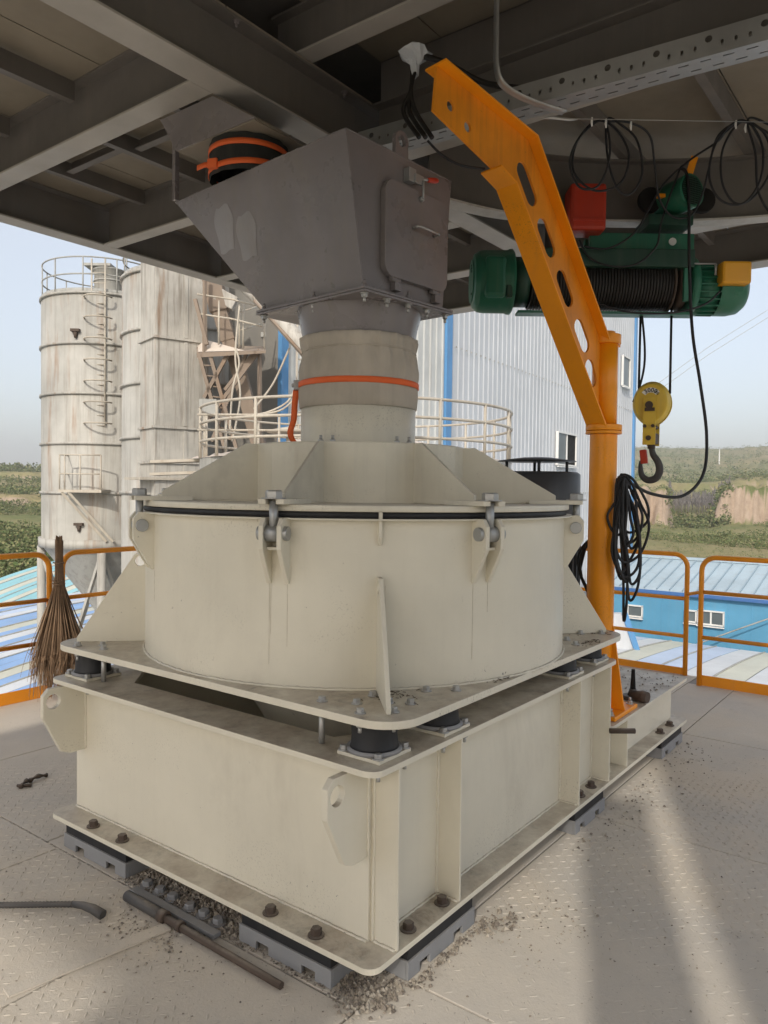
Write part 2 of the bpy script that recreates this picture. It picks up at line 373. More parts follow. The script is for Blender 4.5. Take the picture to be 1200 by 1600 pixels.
def treads():
    b = MB(); s_ = 0.036
    for i in range(-80, 140):
        for j in range(-60, 130):
            x, y = i * s_ + 0.01, j * s_ + 0.012
            d = math.hypot(x - EYE.x, y - EYE.y)
            if d > 4.9 or d < 1.0: continue
            if -0.01 < x < 3.33 and 0.03 < y < 1.80: continue
            f = (x - EYE.x) * FH.x + (y - EYE.y) * FH.y; l = (x - EYE.x) * RH.x + (y - EYE.y) * RH.y
            if f < 1.5 or abs(l) > 0.55 * f + 0.15: continue
            wear = math.sin(x * 2.1 + 1.3) * math.cos(y * 1.7) + 0.5 * math.sin(x * 5.3 + y * 4.1)
            if random.random() < 0.14 + (0.65 if wear > 0.45 else 0): continue
            h = (0.0017 if wear < 0.1 else 0.0010) * random.uniform(0.8, 1.1)
            a = R(45 if (i + j) % 2 else -45) + random.uniform(-.04, .04)
            u = (math.cos(a), math.sin(a)); L, W = 0.0145, 0.0042
            q = lambda p_, r_, z: (x + u[0] * p_ - u[1] * r_, y + u[1] * p_ + u[0] * r_, z)
            b.add([q(-L, 0, -.0005), q(-.3 * L, -W, -.0005), q(.3 * L, -W, -.0005), q(L, 0, -.0005), q(.3 * L, W, -.0005), q(-.3 * L, W, -.0005), q(-.45 * L, 0, h), q(.45 * L, 0, h)],
                  [(0, 1, 6), (1, 2, 7, 6), (2, 3, 7), (3, 4, 7), (4, 5, 6, 7), (5, 0, 6)])
    b.build('tread_pattern', 'deck_paint', deck, kind='stuff', recalc=False)
treads()
# unseen columns, added to cast shadow bands across the deck
def column(x, y, w_, label, h=3.4):
    t = thing('shadow_column', label, 'column', (x, y, 0), 'unseen columns added for their shadows on the deck')
    MB().box(x - .012, x + .012, y - w_ / 2, y + w_ / 2, 0.02, h).build('web', 'beam_grey', t)
    for s_ in (-1, 1): MB().box(x - w_ / 2, x + w_ / 2, y + s_ * w_ / 2 - .009, y + s_ * w_ / 2 + .009, 0.02, h).build('flange', 'beam_grey', t)
    MB().box(x - w_ * .8, x + w_ * .8, y - w_ * .8, y + w_ * .8, 0.001, 0.02).build('base_plate', 'beam_grey', t)
column(-2.75, -2.10, 0.24, 'unseen grey steel column added behind the viewer to cast a shadow, the nearer one')
column(-2.75, -3.29, 1.20, 'broad unseen grey steel column added behind the viewer to shade the deck, the farther one', 5.6)
# ================================================================== SETTING: platform overhead
plat = struct('overhead_platform', (0, 0, 3.4))
def ibeam(axis, c, a0, a1, w_=0.16, z0=3.40, h=0.30, t=0.012, mat='beam_grey', nm='beam'):
    p_ = link(nm, MB().box(*((a0, a1, c - .005, c + .005) if axis == 'x' else (c - .005, c + .005, a0, a1)), z0 + t, z0 + h - t).mesh(nm, mat), plat)
    for z in (z0, z0 + h - t):
        MB().box(*((a0, a1, c - w_ / 2, c + w_ / 2) if axis == 'x' else (c - w_ / 2, c + w_ / 2, a0, a1)), z, z + t).build('beam_flange', mat if z > z0 else 'lower_flange_pale', p_, 0.002)
    return p_
paint('lower_flange_pale', (0.44, 0.415, 0.375), 0.45, 0.6, 0.0, 0.0, 0.5)  # paler tone given to the lower flanges only
A = ibeam('x', 1.387, -2.6, 4.92, 0.165)
ibeam('x', 3.97, -2.6, 5.02, 0.15); ibeam('x', -1.75, -6.0, 4.92, 0.16); None
ibeam('y', 0.54, 1.47, 3.893, 0.13); ibeam('y', 1.645, 1.472, 3.893, 0.11)
ibeam('y', 2.75, 1.472, 3.893, 0.12); ibeam('y', 3.82, 1.472, 3.893, 0.16); ibeam('y', 4.93, -2.0, 3.893, 0.20)
ibeam('y', 1.66, -1.66, 1.302, 0.145); ibeam('y', 3.80, -1.66, 1.302, 0.16); ibeam('y', -1.1, 1.472, 3.893, 0.13)
ibeam('y', 1.06, -2.0, 1.50, 0.11, 3.715, 0.24); ibeam('y', -0.6, -2.0, 1.50, 0.14, 3.715, 0.24)
ibeam('y', -2.55, -2.0, 1.3, 0.16); ibeam('y', -2.55, 1.472, 3.893, 0.16)
# stiffening angles under the boards
def stiff(p0, p1, h=0.085):
    p0, p1 = V(p0), V(p1); b = MB(); d = (p1 - p0); n = V((-d.y, d.x, 0)).normalized()
    b.beam((p0.x, p0.y, 3.69 - h / 2), (p1.x, p1.y, 3.69 - h / 2), 0.008, h)
    q0, q1 = p0 + n * 0.022, p1 + n * 0.022
    b.beam((q0.x, q0.y, 3.69 - h + .004), (q1.x, q1.y, 3.69 - h + .004), 0.044, 0.0075)
    b.build('stiffener', 'beam_grey', plat)
for y in (2.42, 3.10): stiff((-1.03, y, 0), (0.475, y, 0), 0.10)
for y in (2.05, 2.72, 3.38): stiff((0.61, y, 0), (1.59, y, 0), 0.095)
for x, y0, y1 in ((1.08, 2.08, 2.70), (1.02, 2.75, 3.36), (0.86, 3.41, 3.89)): stiff((x, y0, 0), (x, y1, 0), 0.075)
for y in (1.95, 2.55, 3.2): stiff((1.70, y, 0), (2.69, y, 0)); stiff((2.81, y, 0), (3.74, y, 0)); stiff((3.90, y, 0), (4.83, y, 0))
for y in (0.92, 0.30, -0.32, -0.95): stiff((1.735, y, 0), (3.72, y, 0), 0.11)
for y in (1.0, 0.3, -0.4, -1.1): stiff((3.88, y, 0), (4.83, y, 0), 0.1)
for x in (2.4, 3.1): stiff((x, 0.94, 0), (x, 1.30, 0), 0.08)
# boards: one sheet per bay strip
def boards(x0, x1, ys, z=3.70):
    for a, b_ in zip(ys, ys[1:]):
        MB().box(x0, x1, a + .004, b_ - .004, z, z + 0.006 + random.uniform(0, .003)).build('roof_panel', 'roof_board', plat)
boards(-2.6, -1.104, (1.3, 2.2, 3.15, 4.03)); boards(-1.096, 0.536, (1.3, 2.18, 3.1, 4.03)); boards(0.544, 1.64, (1.3, 2.4, 3.24, 4.03))
boards(1.65, 2.745, (1.3, 2.3, 3.2, 4.03)); boards(2.755, 3.815, (1.3, 2.3, 3.2, 4.03)); boards(3.825, 5.0, (1.3, 2.3, 3.2, 4.03))
boards(1.668, 3.795, (-1.75, -1.05, -0.33, 0.42, 1.29)); boards(3.805, 5.0, (-1.75, -0.8, 0.2, 1.29)); boards(-2.3, 5.0, (-2.05, -1.76))
boards(-2.6, 1.66, (0.9, 1.3), 3.96); boards(-6.0, 1.66, (-2.05, -0.8, 0.9), 3.96)  # boards behind the viewer are added to keep sun off the machine
MB().box(1.668, 1.676, -1.7, 1.3, 3.69, 3.96).build('upstand', 'beam_grey', plat)
MB().box(-6.0, 5.02, -2.07, 0.9, 4.0, 4.03).box(-2.6, 5.02, 0.9, 4.05, 4.0, 4.03).build('platform_deck', 'beam_grey', plat)  # stretch behind the viewer is added, unseen, to shade the machine
MB().box(-6.0, 5.02, -2.08, -2.07, 3.4, 4.0).build('edge_fascia', 'beam_grey', plat)  # edge line set so sun reaches the deck but not the machine
bolts('platform_bolt', BG, [(x, 1.325, 3.688) for x in (0.62, 1.38, 1.95, 0.1, 2.6)], plat, (0, 0, -1))
bolts('platform_bolt', BZN, [(1.725, 1.20, z) for z in (3.45, 3.53, 3.61)], plat, (0, -1, 0))
# ================================================================== MACHINE BASE
base = thing('steel_base_frame', 'cream welded steel base frame under the drum, on grey rubber-topped feet', 'base frame', (1.65, 0.91, 0.1))
H0, H1 = 0.10, 0.72
MB().plate(rrect(0, 3.30, 0, 1.82, 0.045), [rrect(0.35, 3.0, 0.35, 1.47, 0.05)], (0, 0, H0), X_, Y_, Z_ * 0.02).build('bottom_flange', 'cream', base, 0.003)
octo = [(0.30, 0.18 + .27), (0.57, 0.18), (1.43, 0.18), (1.72, 0.18 + .27), (1.72, 1.37), (1.43, 1.64), (0.57, 1.64), (0.30, 1.37)]
octo = [(0.185, 0.32), (0.40, 0.20), (1.60, 0.20), (1.83, 0.40), (1.83, 1.42), (1.60, 1.62), (0.345, 1.615), (0.185, 1.455)]
MB().plate(rrect(0, 2.02, 0, 1.82, 0.05), [octo], (0, 0, H1 - .02), X_, Y_, Z_ * 0.02).build('top_flange', 'cream', base, 0.003)
MB().box(.115, .127, .108, 1.79, H0 + .02, H1 - .02).build('end_plate', 'cream', base, 0.002)
MB().box(.127, 1.93, .100, .110, H0 + .02, H1 - .02).build('side_web', 'cream', base)
MB().box(.127, 1.93, 1.71, 1.72, H0 + .02, H1 - .02).box(1.93, 1.945, .11, 1.71, H0 + .02, H1 - .02).build('rear_web', 'cream', base)
for x in (.130, .500, 1.548, 1.922): MB().box(x, x + .011, .004, .0998, H0 + .02, H1 - .02).build('stiffener', 'cream', base, 0.002)
MB().box(2.185, 2.197, .006, .0948, H0 + .02, .372).build('stiffener', 'cream', base, 0.002)
for y in (.095, 1.70): MB().box(1.946, 3.24, y, y + .010, H0 + .02, .372).build('extension_web', 'cream', base)
MB().box(3.2402, 3.25, .097, 1.70, H0 + .02, .372).build('extension_end', 'cream', base, .002)
MB().plate(rrect(1.946, 3.27, 0, .66, 0.03), [], (0, 0, .372), X_, Y_, Z_ * 0.018).build('extension_top', 'cream', base, 0.003)
MB().plate(rrect(1.946, 3.275, .69, 1.82, 0.03), [], (0, 0, .372), X_, Y_, Z_ * 0.018).build('extension_top', 'cream', base, 0.003)
def weld(pts, parent, r=.0055):
    P = []; pts = [V(p_) for p_ in pts]
    for a, b_ in zip(pts, pts[1:]):
        n = max(2, int((b_ - a).length / .012)); P += [a.lerp(b_, i / n) for i in range(n)]
    P.append(pts[-1])
    return MB().tube([p_ + V((random.uniform(-.001, .001) for _ in range(3))) for p_ in P], [r * random.uniform(.75, 1.25) for _ in P], 6).build('weld_bead', 'cream', parent)
weld([(.1125, .112, H0 + .022), (.1125, 1.788, H0 + .022)], base)
for x in (.130, .500, 1.548, 1.922): weld([(x - .002, .098, H0 + .022), (x - .002, .098, H1 - .022)], base); weld([(x - .002, .010, H0 + .0215), (x - .002, .098, H0 + .0215)], base)
for a, b_ in ((.142, .498), (.512, 1.546), (1.56, 1.92)): weld([(a, .098, H0 + .0215), (b_, .098, H0 + .0215)], base)
# lifting lugs
lug = [(.1148, .696), (-.055, .696), (-.083, .668), (-.083, .575), (.000, .412), (.040, .395), (.1148, .395)]
for y in (.112, 1.716):
    o = MB().plate(lug, [ring(.032, 20, (-.036, .638))], (0, y, 0), X_, Z_, Y_ * .024).build('lifting_lug', 'cream', base, .0025)
    weld([(.1125, y - .002, .40), (.1125, y - .002, .69)], o, .005)
bolts('anchor_bolt', BR, [(.040, y, .1205) for y in (1.536, 1.327, .471, .262)] + [(x, .047, .1205) for x in (.252, .455, 1.66, 1.80, 2.873, 3.062)], base)
# feet
def foot(x0, x1, y0, y1, side, label):
    c = ((x0 + x1) / 2, (y0 + y1) / 2, 0)
    t = thing('mounting_foot', label, 'foot', c, 'rubber topped feet under the base frame')
    MB().box(x0 + .006, x1 - .006, y0 + .006, y1 - .006, .0605, .0995).build('rubber_pad', 'rubber', t, .003)
    # channel turned down, notched along its foot
    L = (y1 - y0) if side == 'x' else (x1 - x0)
    prof = [(0, 0), (.16 * L, 0), (.16 * L, .030), (.30 * L, .030), (.30 * L, 0), (.66 * L, 0), (.66 * L, .030), (.80 * L, .030), (.80 * L, 0), (L, 0), (L, .060), (0, .060)]
    if side == 'x':
        MB().plate(prof, [], (x0, y0, .001), Y_, Z_, X_ * .012).plate(prof, [], (x1 - .012, y0, .001), Y_, Z_, X_ * .012).box(x0 + .012, x1 - .012, y0, y0 + .01, .001, .0605).box(x0 + .012, x1 - .012, y1 - .01, y1, .001, .0605).box(x0 + .012, x1 - .012, y0 + .01, y1 - .01, .049, .0602).build('steel_channel', 'foot_grey', t, .0015)
    else:
        MB().plate(prof, [], (x0, y0, .001), X_, Z_, Y_ * .012).plate(prof, [], (x0, y1 - .012, .001), X_, Z_, Y_ * .012).box(x0, x0 + .01, y0 + .012, y1 - .012, .001, .0605).box(x1 - .01, x1, y0 + .012, y1 - .012, .001, .0605).box(x0 + .01, x1 - .01, y0 + .012, y1 - .012, .049, .0602).build('steel_channel', 'foot_grey', t, .0015)
foot(.002, .15, 1.25, 1.70, 'x', 'foot under the left end of the base, nearest the broom')
foot(.002, .15, .165, .585, 'x', 'foot left of the front corner of the base, by the rusty pipe')
foot(.185, .60, -.002, .15, 'y', 'foot right of the front corner of the base')
foot(1.50, 1.86, -.002, .15, 'y', 'foot halfway along the right side of the base')
foot(2.76, 3.17, -.002, .15, 'y', 'foot at the far right end of the base extension')
# ================================================================== MILL DRUM
CX, CY, DR = 1.014, 0.905, 0.953
mill = thing('mill_drum', 'big cream round mill drum with bolted ribbed cover on a square plate', 'mill', (CX, CY, .72))
PX0, PX1, PY0, PY1 = .028, 2.004, -.05, 1.87
MB().plate(rrect(PX0, PX1, PY0, PY1, .13, 8), [], (0, 0, .839), X_, Y_, Z_ * .026).build('base_plate', 'cream', mill, .003)
TP = .865
drum = MB().lathe([(DR, TP), (DR, 1.458)], (CX, CY), 128).build('drum_wall', 'cream', mill, recalc=False)
weld([(CX + (DR + .003) * math.cos(R(a)), CY + (DR + .003) * math.sin(R(a)), TP + .002) for a in range(120, 331, 3)], drum, .006)
MB().lathe([(.90, 1.4575), (.985, 1.4575), (.985, 1.463), (.90, 1.463)], (CX, CY), 128).build('drum_rim', 'cream', mill)
MB().lathe([(.90, 1.4635), (.958, 1.4635), (.962, 1.475), (.958, 1.4865), (.90, 1.4865)], (CX, CY), 128).build('rubber_seal', 'rubber', mill)
MB().lathe([(.0, 1.487), (.968, 1.487), (.970, 1.489), (.970, 1.507), (.968, 1.510), (0, 1.510)], (CX, CY), 128).build('cover_plate', 'cream_cover', mill)
MB().lathe([(.62, .839), (.30, .30), (.28, .12)], (CX, CY), 64).build('discharge_cone', 'cream', mill)
def pol(a, r, z): return V((CX + r * math.cos(R(a)), CY + r * math.sin(R(a)), z))
col_ = MB().lathe([(.50, 1.5105), (.50, 1.755), (.496, 1.760), (.26, 1.760)], (CX, CY), 24, a0=R(7.5), a1=R(367.5), smooth=False).build('cover_collar', 'cream_cover', mill)
for k in range(8):
    a = 22.5 + 45 * k; u = V((math.cos(R(a)), math.sin(R(a)), 0)); n = V((-u.y, u.x, 0))
    g = MB().plate([(.490, 1.5106), (.912, 1.5106), (.912, 1.548), (.552, 1.7575), (.490, 1.7575)], [], V((CX, CY, 0)) - n * .006, u, Z_, n * .012).build('cover_rib', 'cream_cover', mill, .002)
    weld([pol(a, .905, 1.512) + n * .008, pol(a, .50, 1.512) + n * .008], g, .0035)
# swing bolts with their lugs on the drum wall
cheek = [(0, .0), (.014, .0), (.086, .125), (.086, .205), (.064, .232), (0, .232)]
CH = MB().plate(cheek, [], (DR - .004, -.042, 1.232), X_, Z_, Y_ * .017).mesh('lug_plate', 'cream')
CH2 = MB().plate(cheek, [], (DR - .004, .025, 1.232), X_, Z_, Y_ * .017).mesh('lug_plate', 'cream')
PIN = MB().cyl((DR + .048, -.056, 1.410), (DR + .048, .056, 1.410), .025, seg=24).mesh('pin', 'galvanised')
BAR = MB().cyl((DR + .048, -.023, 1.410), (DR + .048, .023, 1.410), .029, seg=20).cyl((DR + .048, 0, 1.41), (DR + .048, 0, 1.522), .0155, seg=16).mesh('eye_bolt', 'galvanised')
STP = MB().box(DR, DR + .05, -.024, .024, 1.352, 1.362).mesh('lug_bridge', 'cream')
NUT = bolt_mesh('hex_nut', 'bolt_zinc', .030, .026, True)
FORK = MB().plate([(.80, -.062), (1.028, -.048), (1.028, -.0185), (.965, -.0185), (.965, .0185), (1.028, .0185), (1.028, .048), (.80, .062)], [], (0, 0, 1.5105), X_, Y_, Z_ * .018).mesh('bolt_fork', 'cream_cover')
for k in range(8):
    a = R(22.5 + 45 * k)
    mt = Matrix.Translation((CX, CY, 0)) @ Matrix.Rotation(a, 4, 'Z')
    lg = link('lug_plate', CH, mill, .002, mtx=mt); link('lug_plate', CH2, mill, .002, mtx=mt)
    link('pin', PIN, mill, .002, mtx=mt); e = link('eye_bolt', BAR, mill, mtx=mt); link('lug_bridge', STP, mill, mtx=mt)
    link('bolt_fork', FORK, mill, .002, mtx=mt)
    link('hex_nut', NUT, e, mtx=mt @ Matrix.Translation((DR + .048, 0, 1.5285)) @ Matrix.Rotation(random.random(), 4, 'Z'))
# corner gussets on the plate
for k, (sx, sy) in enumerate(((-1, -1), (-1, 1), (1, -1), (1, 1))):
    cx_, cy_ = (PX0 if sx < 0 else PX1), (PY0 if sy < 0 else PY1)
    far = V((cx_ - sx * .085, cy_ - sy * .085, 0)) - V((CX, CY, 0)); L = far.length; u = far.normalized(); n = V((-u.y, u.x, 0))
    pr = [(DR - .004, TP + .0005), (L, TP + .0005), (L, TP + .02), (DR + .055, 1.262), (DR - .004, 1.262)]
    MB().plate(pr, [ring(.022, 16, (DR + .035, 1.228))], V((CX, CY, 0)) - n * .008, u, Z_, n * .016).build('corner_gusset', 'cream', mill, .002)
    MB().plate([(DR - .003, 1.372), (DR + .006, 1.372), (DR + .024, 1.40), (DR + .024, 1.487), (DR - .003, 1.487)], [], V((CX, CY, 0)) - n * .006, u, Z_, n * .012).build('rim_rib', 'cream', mill, .001)
# rubber mounts under the plate
def mount(x, y):
    m_ = MB().lathe([(.0, .7445), (.080, .7445), (.076, .752), (.074, .79), (.076, .830), (.080, .8385), (0, .8385)], (x, y), 32).build('rubber_mount', 'rubber', mill)
    MB().box(x - .085, x + .085, y - .085, y + .085, .7205, .7325).build('mount_plate', 'cream', m_, .002)
    MB().lathe([(0, .733), (.090, .733), (.090, .7445), (0, .7445)], (x, y), 24).build('mount_flange', 'foot_grey', m_)
    q = [(x + i * .07, y + j * .07) for i in (-1, 1) for j in (-1, 1)]
    bolts('bolt', BZ, [(a, b_, .733) for a, b_ in q], m_); bolts('bolt', BZN, [(a, b_, .6995) for a, b_ in q], m_, (0, 0, -1))
    for a, b_ in ((x - .075, y), (x + .075, y), (x, y - .075), (x, y + .075)):
        if PX0 + .02 < a < PX1 - .02 and math.hypot(a - CX, b_ - CY) > DR + .03:
            bolts('bolt', BZ, [(a, b_, TP)], m_); bolts('bolt', BZN, [(a, b_, .8388)], m_, (0, 0, -1))
for x, y in ((.150, .118), (.500, .105), (1.535, .105), (1.880, .118), (.140, 1.700), (1.88, 1.70)): mount(x, y)
for x, y in ((.100, .300), (.100, 1.555)):
    j = MB().cyl((x, y, .726), (x, y, .8388), .0105, seg=12).build('jacking_rod', 'bolt_zinc', mill); bolts('bolt', BZ, [(x, y, TP)], j); bolts('bolt', BZN, [(x, y, .6995)], j, (0, 0, -1))
bolts('bolt', BZ, [(.26, .212, TP), (.26, .056, TP), (.235, 1.712, TP)], mill)
# feed neck
MB().lathe([(.268, 1.760), (.268, 1.99), (.264, 1.99)], (CX, CY), 64).build('feed_neck', 'cream_cover', mill, recalc=False)
bolts('bolt', BZN, [pol(a, .33, 1.7605) for a in (190, 200, 250, 262)], mill)
# ================================================================== CANVAS SLEEVE AND FEED HOPPER
slv = thing('canvas_sleeve', 'dusty beige canvas sleeve strapped round the feed neck above the cover', 'sleeve', (CX, CY, 1.93))
def wrink(t, z):
    k = max(0, min(1, (z - 2.02) / .18)); k *= .35 + .65 * max(0, math.sin(t * 1.5 + 1)); return .0050 * k * math.sin(19 * t + 30 * z) + .0034 * k * math.sin(43 * t + z * 22) + .0016 * math.sin(29 * t - 40 * z) + .0034 * math.sin(4 * t + z * 24)
prof = [(.272, 1.934), (.276, 1.937), (.277, 1.98), (.276, 2.02), (.274, 2.05), (.278, 2.08), (.279, 2.11), (.276, 2.14), (.271, 2.165), (.267, 2.185), (.2655, 2.195), (.268, 2.205), (.274, 2.23), (.277, 2.252), (.270, 2.256), (.262, 2.252)]
MB().lathe(prof, (CX, CY), 160, fn=wrink).build('canvas', 'canvas', slv, recalc=False)
MB().tube([(CX + (.2675 + wrink(t, 2.19)) * math.cos(t), CY + (.2675 + wrink(t, 2.19)) * math.sin(t), 2.192 + .004 * math.sin(2 * t)) for t in [i * math.pi / 40 for i in range(80)]], .0035, 6, True).build('drawstring', 'canvas', slv)
st = MB().lathe([(.279, 2.030), (.2825, 2.032), (.2825, 2.055), (.279, 2.057)], (CX, CY), 96).build('ratchet_strap', 'strap', slv)
tl = R(133); bu = V((CX + .285 * math.cos(tl), CY + .285 * math.sin(tl), 2.043)); n_ = V((math.cos(tl), math.sin(tl), 0)); t_ = V((-n_.y, n_.x, 0))
MB().obox(bu, (n_, t_, Z_), (.018, .03, .022)).cyl(bu + n_ * .02 - t_ * .02, bu + n_ * .02 + t_ * .03, .008, seg=10).build('buckle', 'galvanised', st, .003)
def ribbon(P, wv, th, name, mat, parent):
    b = MB(); vs = []; wv = V(wv)
    for p_ in P: vs += [V(p_) - wv, V(p_) + wv]
    b.add(vs, [(2 * i, 2 * i + 1, 2 * i + 3, 2 * i + 2) for i in range(len(P) - 1)], True)
    o = b.build(name, mat, parent); sm = o.modifiers.new('solid', 'SOLIDIFY'); sm.thickness = th; return o
tail = [bu + n_ * .006 + V((0, 0, -.02)), bu + n_ * .012 + V((0, 0, -.09)), bu + n_ * .016 + V((0, 0, -.16)), bu + n_ * .030 + V((0, 0, -.21)), bu + n_ * .024 + V((0, 0, -.245)), bu + n_ * .0 - t_ * .01 + V((0, 0, -.272)), bu - n_ * .03 - t_ * .06 + V((0, 0, -.279))]
ribbon(spline(tail, 6), n_ * .014 - t_ * .004, .002, 'strap_tail', 'strap', st)
hop = thing('feed_hopper', 'dark grey skewed steel feed hopper with access door above the canvas sleeve', 'hopper', (1.0, .92, 2.38))
HO = V((1.0, .92, 0)); e1 = V((.996, -.087, 0)); e2 = V((.087, .996, 0))
def hl(a, b_, z): return HO + e1 * a + e2 * b_ + Z_ * z
hp = [(-.288, -.335), (.292, -.350), (.292, .373), (-.288, .373)]
MB().plate(hp, [ring(.26, 40)], HO + Z_ * 2.3805, e1, e2, Z_ * .010).plate(hp, [ring(.26, 40)], HO + Z_ * 2.3925, e1, e2, Z_ * .010).build('bottom_plate', 'hopper_grey', hop, .002)
bt = [hl(-.234, -.278, 2.4025), hl(.305, -.278, 2.4025), hl(.305, .36, 2.4025), hl(-.234, .36, 2.4025)]
tp = [hl(-.349, -.278, 3.033), hl(.361, -.278, 3.033), hl(.361, .965, 3.033), hl(-.349, .965, 3.033)]
hb = MB().add(bt + tp, [(0, 4, 5, 1), (1, 5, 6, 2), (2, 6, 7, 3), (3, 7, 4, 0), (4, 7, 6, 5)]).build('body', 'hopper_grey', hop, .003)
for a, b_ in ((bt[0], tp[0]), (tp[0], tp[3]), (tp[0], tp[1])): weld([a, b_], hb, .003).data.materials[0] = M['hopper_grey']
MB().lathe([(.250, 2.19), (.252, 2.215), (.290, 2.3803)], (CX, CY), 64).build('spout', 'hopper_grey', hop, recalc=False)
hb_ = [(-.262, -.31), (.0, -.325), (.265, -.325), (-.262, .0), (-.262, .345), (.265, .0), (.265, .345), (-.13, -.318), (.13, -.325)]
bolts('bolt', BZN, [hl(a, b_, 2.380) for a, b_ in hb_], hop, (0, 0, -1)); bolts('bolt', BG, [hl(a, b_, 2.4025) for a, b_ in hb_[:2] + hb_[3:5]], hop)
# paint touch-up patches left on the side
N_ = (tp[0] - bt[0]).cross(e2).normalized(); N_ = N_ if N_.x < 0 else -N_
paint('touch_up', (0.31, 0.30, 0.315), 0.33, 0.7, 0, 0.5, 0.3, stain=0.4)
def patch(b0, b1, z0, z1):
    f = lambda b_, z: hl(-.234 - .115 * (z - 2.4025) / .6305, b_, z) + N_ * .0012
    pts = [(b0 + (b1 - b0) * (.5 + .5 * math.cos(t) * (1 + .12 * math.sin(5 * t))), z0 + (z1 - z0) * (.5 + .5 * max(-.86, min(.86, math.sin(t) * 1.2)) / .86 * (1 + .06 * math.sin(4 * t)))) for t in [i * math.pi / 20 for i in range(40)]]
    MB().add([f(*q) for q in pts], [tuple(range(40))]).build('paint_patch', 'touch_up', hb)
patch(.52, .66, 2.72, 2.93); patch(.36, .50, 2.66, 2.86)
# access door on the right-hand face
dr = MB().plate(rrect(-.135, .300, 2.487, 2.900, .055, 6), [], hl(0, -.2782, 0), e1, Z_, -e2 * .030).build('door', 'hopper_grey', hop, .004)
MB().tube([hl(.045, -.310, 2.725), hl(.045, -.338, 2.728), hl(.055, -.345, 2.728), hl(.185, -.345, 2.728), hl(.195, -.338, 2.728), hl(.195, -.310, 2.725)], .006, 8).build('handle', 'bolt_zinc', dr)
for a in (-.06, .22):
    MB().cyl(hl(a - .03, -.300, 2.478), hl(a + .03, -.300, 2.478), .011, seg=12).obox(hl(a + .015, -.2925, 2.455), (e1, e2, Z_), (.02, .014, .022)).build('hinge', 'hopper_grey', dr)
cl = MB().obox(hl(.035, -.296, 2.955), (e1, e2, Z_), (.024, .0175, .03)).obox(hl(.075, -.315, 2.945), (e1, e2, Z_), (.03, .006, .02)).cyl(hl(.095, -.325, 2.945), hl(.095, -.325, 2.865), .006, seg=8).cyl(hl(.10, -.315, 2.955), hl(.14, -.318, 2.962), .007, seg=8).cyl(hl(.095, -.325, 2.868), hl(.095, -.308, 2.862), .013, seg=10).build('toggle_clamp', 'galvanised', hop, .002)
MB().tube([hl(.132, -.318, 2.960), hl(.15, -.318, 2.965), hl(.19, -.318, 2.975), hl(.205, -.318, 2.978)], [.009, .012, .013, .008], 10).build('grip', 'red', cl)
MB().plate([(.045 * math.cos(t), .045 * math.sin(t) + .055) for t in [R(-20 + 22 * i) for i in range(11)]] + [(-.045, -.04), (.045, -.04)], [ring(.024, 16, (0, .055))], hl(.0, -.2785, 3.045), e1, Z_, e2 * .02).build('lifting_eye', 'hopper_grey', hop, .002)
# dark rubber sleeve on the hopper inlet, upper chute, hanger
s2 = thing('rubber_sleeve', 'short black rubber sleeve with two orange straps on top of the hopper', 'sleeve', (.80, 1.43, 3.033))
def wr2(t, z): return .003 * math.sin(13 * t + 30 * z)
MB().lathe([(.185, 3.034), (.19, 3.08), (.186, 3.14), (.188, 3.17), (.186, 3.203)], (.80, 1.43), 64, fn=wr2).build('sleeve', 'canvas_dark', s2, recalc=False)
for z, tilt in ((3.072, .08), (3.160, .0)):
    b = MB(); P = []
    for i in range(64):
        t = i * math.pi / 32; zz = z + tilt * .185 * math.cos(t - R(-40)) * .6
        P += [V((.80 + .1935 * math.cos(t), 1.43 + .1935 * math.sin(t), zz - .013)), V((.80 + .1935 * math.cos(t), 1.43 + .1935 * math.sin(t), zz + .013))]
    b.add(P, [(2 * i, (2 * i + 2) % 128, (2 * i + 3) % 128, 2 * i + 1) for i in range(64)], True)
    o = b.build('strap', 'strap', s2); o.modifiers.new('s', 'SOLIDIFY').thickness = .003
    if tilt:
        q = V((.80 + .2 * math.cos(R(172)), 1.43 + .2 * math.sin(R(172)), z)); MB().obox(q, ((.9, .3, 0), (-.3, .9, 0), Z_), (.014, .025, .022)).build('buckle', 'strap', o, .003)
        ribbon([q, q + V((-.015, .045, .0)), q + V((-.02, .09, -.005))], (0, 0, .012), .003, 'strap_tail', 'strap', o)
ch = thing('upper_chute', 'grey tapering chute hanging from the overhead platform above the black sleeve', 'chute', (.85, 1.62, 3.3))
for x in (.610, 1.06): MB().plate([(1.87, 3.392), (1.743, 3.206), (1.19, 3.214), (1.475, 3.392)], [], (x, 0, 0), Y_, Z_, X_ * .008).build('side_plate', 'hopper_grey', ch, .001)
MB().plate([(.618, 1.745), (1.06, 1.745), (1.06, 1.20), (.618, 1.20)], [ring(.17, 30, (.80, 1.43))], (0, 0, 3.207), X_, Y_, Z_ * .006).build('bottom_plate', 'roof_board', ch, .001)
MB().add([(.618, 1.87, 3.398), (1.06, 1.87, 3.398), (1.06, 1.743, 3.207), (.618, 1.743, 3.207)], [(0, 1, 2, 3)]).build('sloped_plate', 'hopper_grey', ch)
MB().box(.71, .735, 1.88, 1.905, 3.034, 3.42).plate([(0, 0), (.10, 0), (.03, -.12), (0, -.12)], [], (.722, 1.86, 3.41), X_, Z_, Y_ * .008).build('hanger_bar', 'hopper_grey', ch, .001)
pass
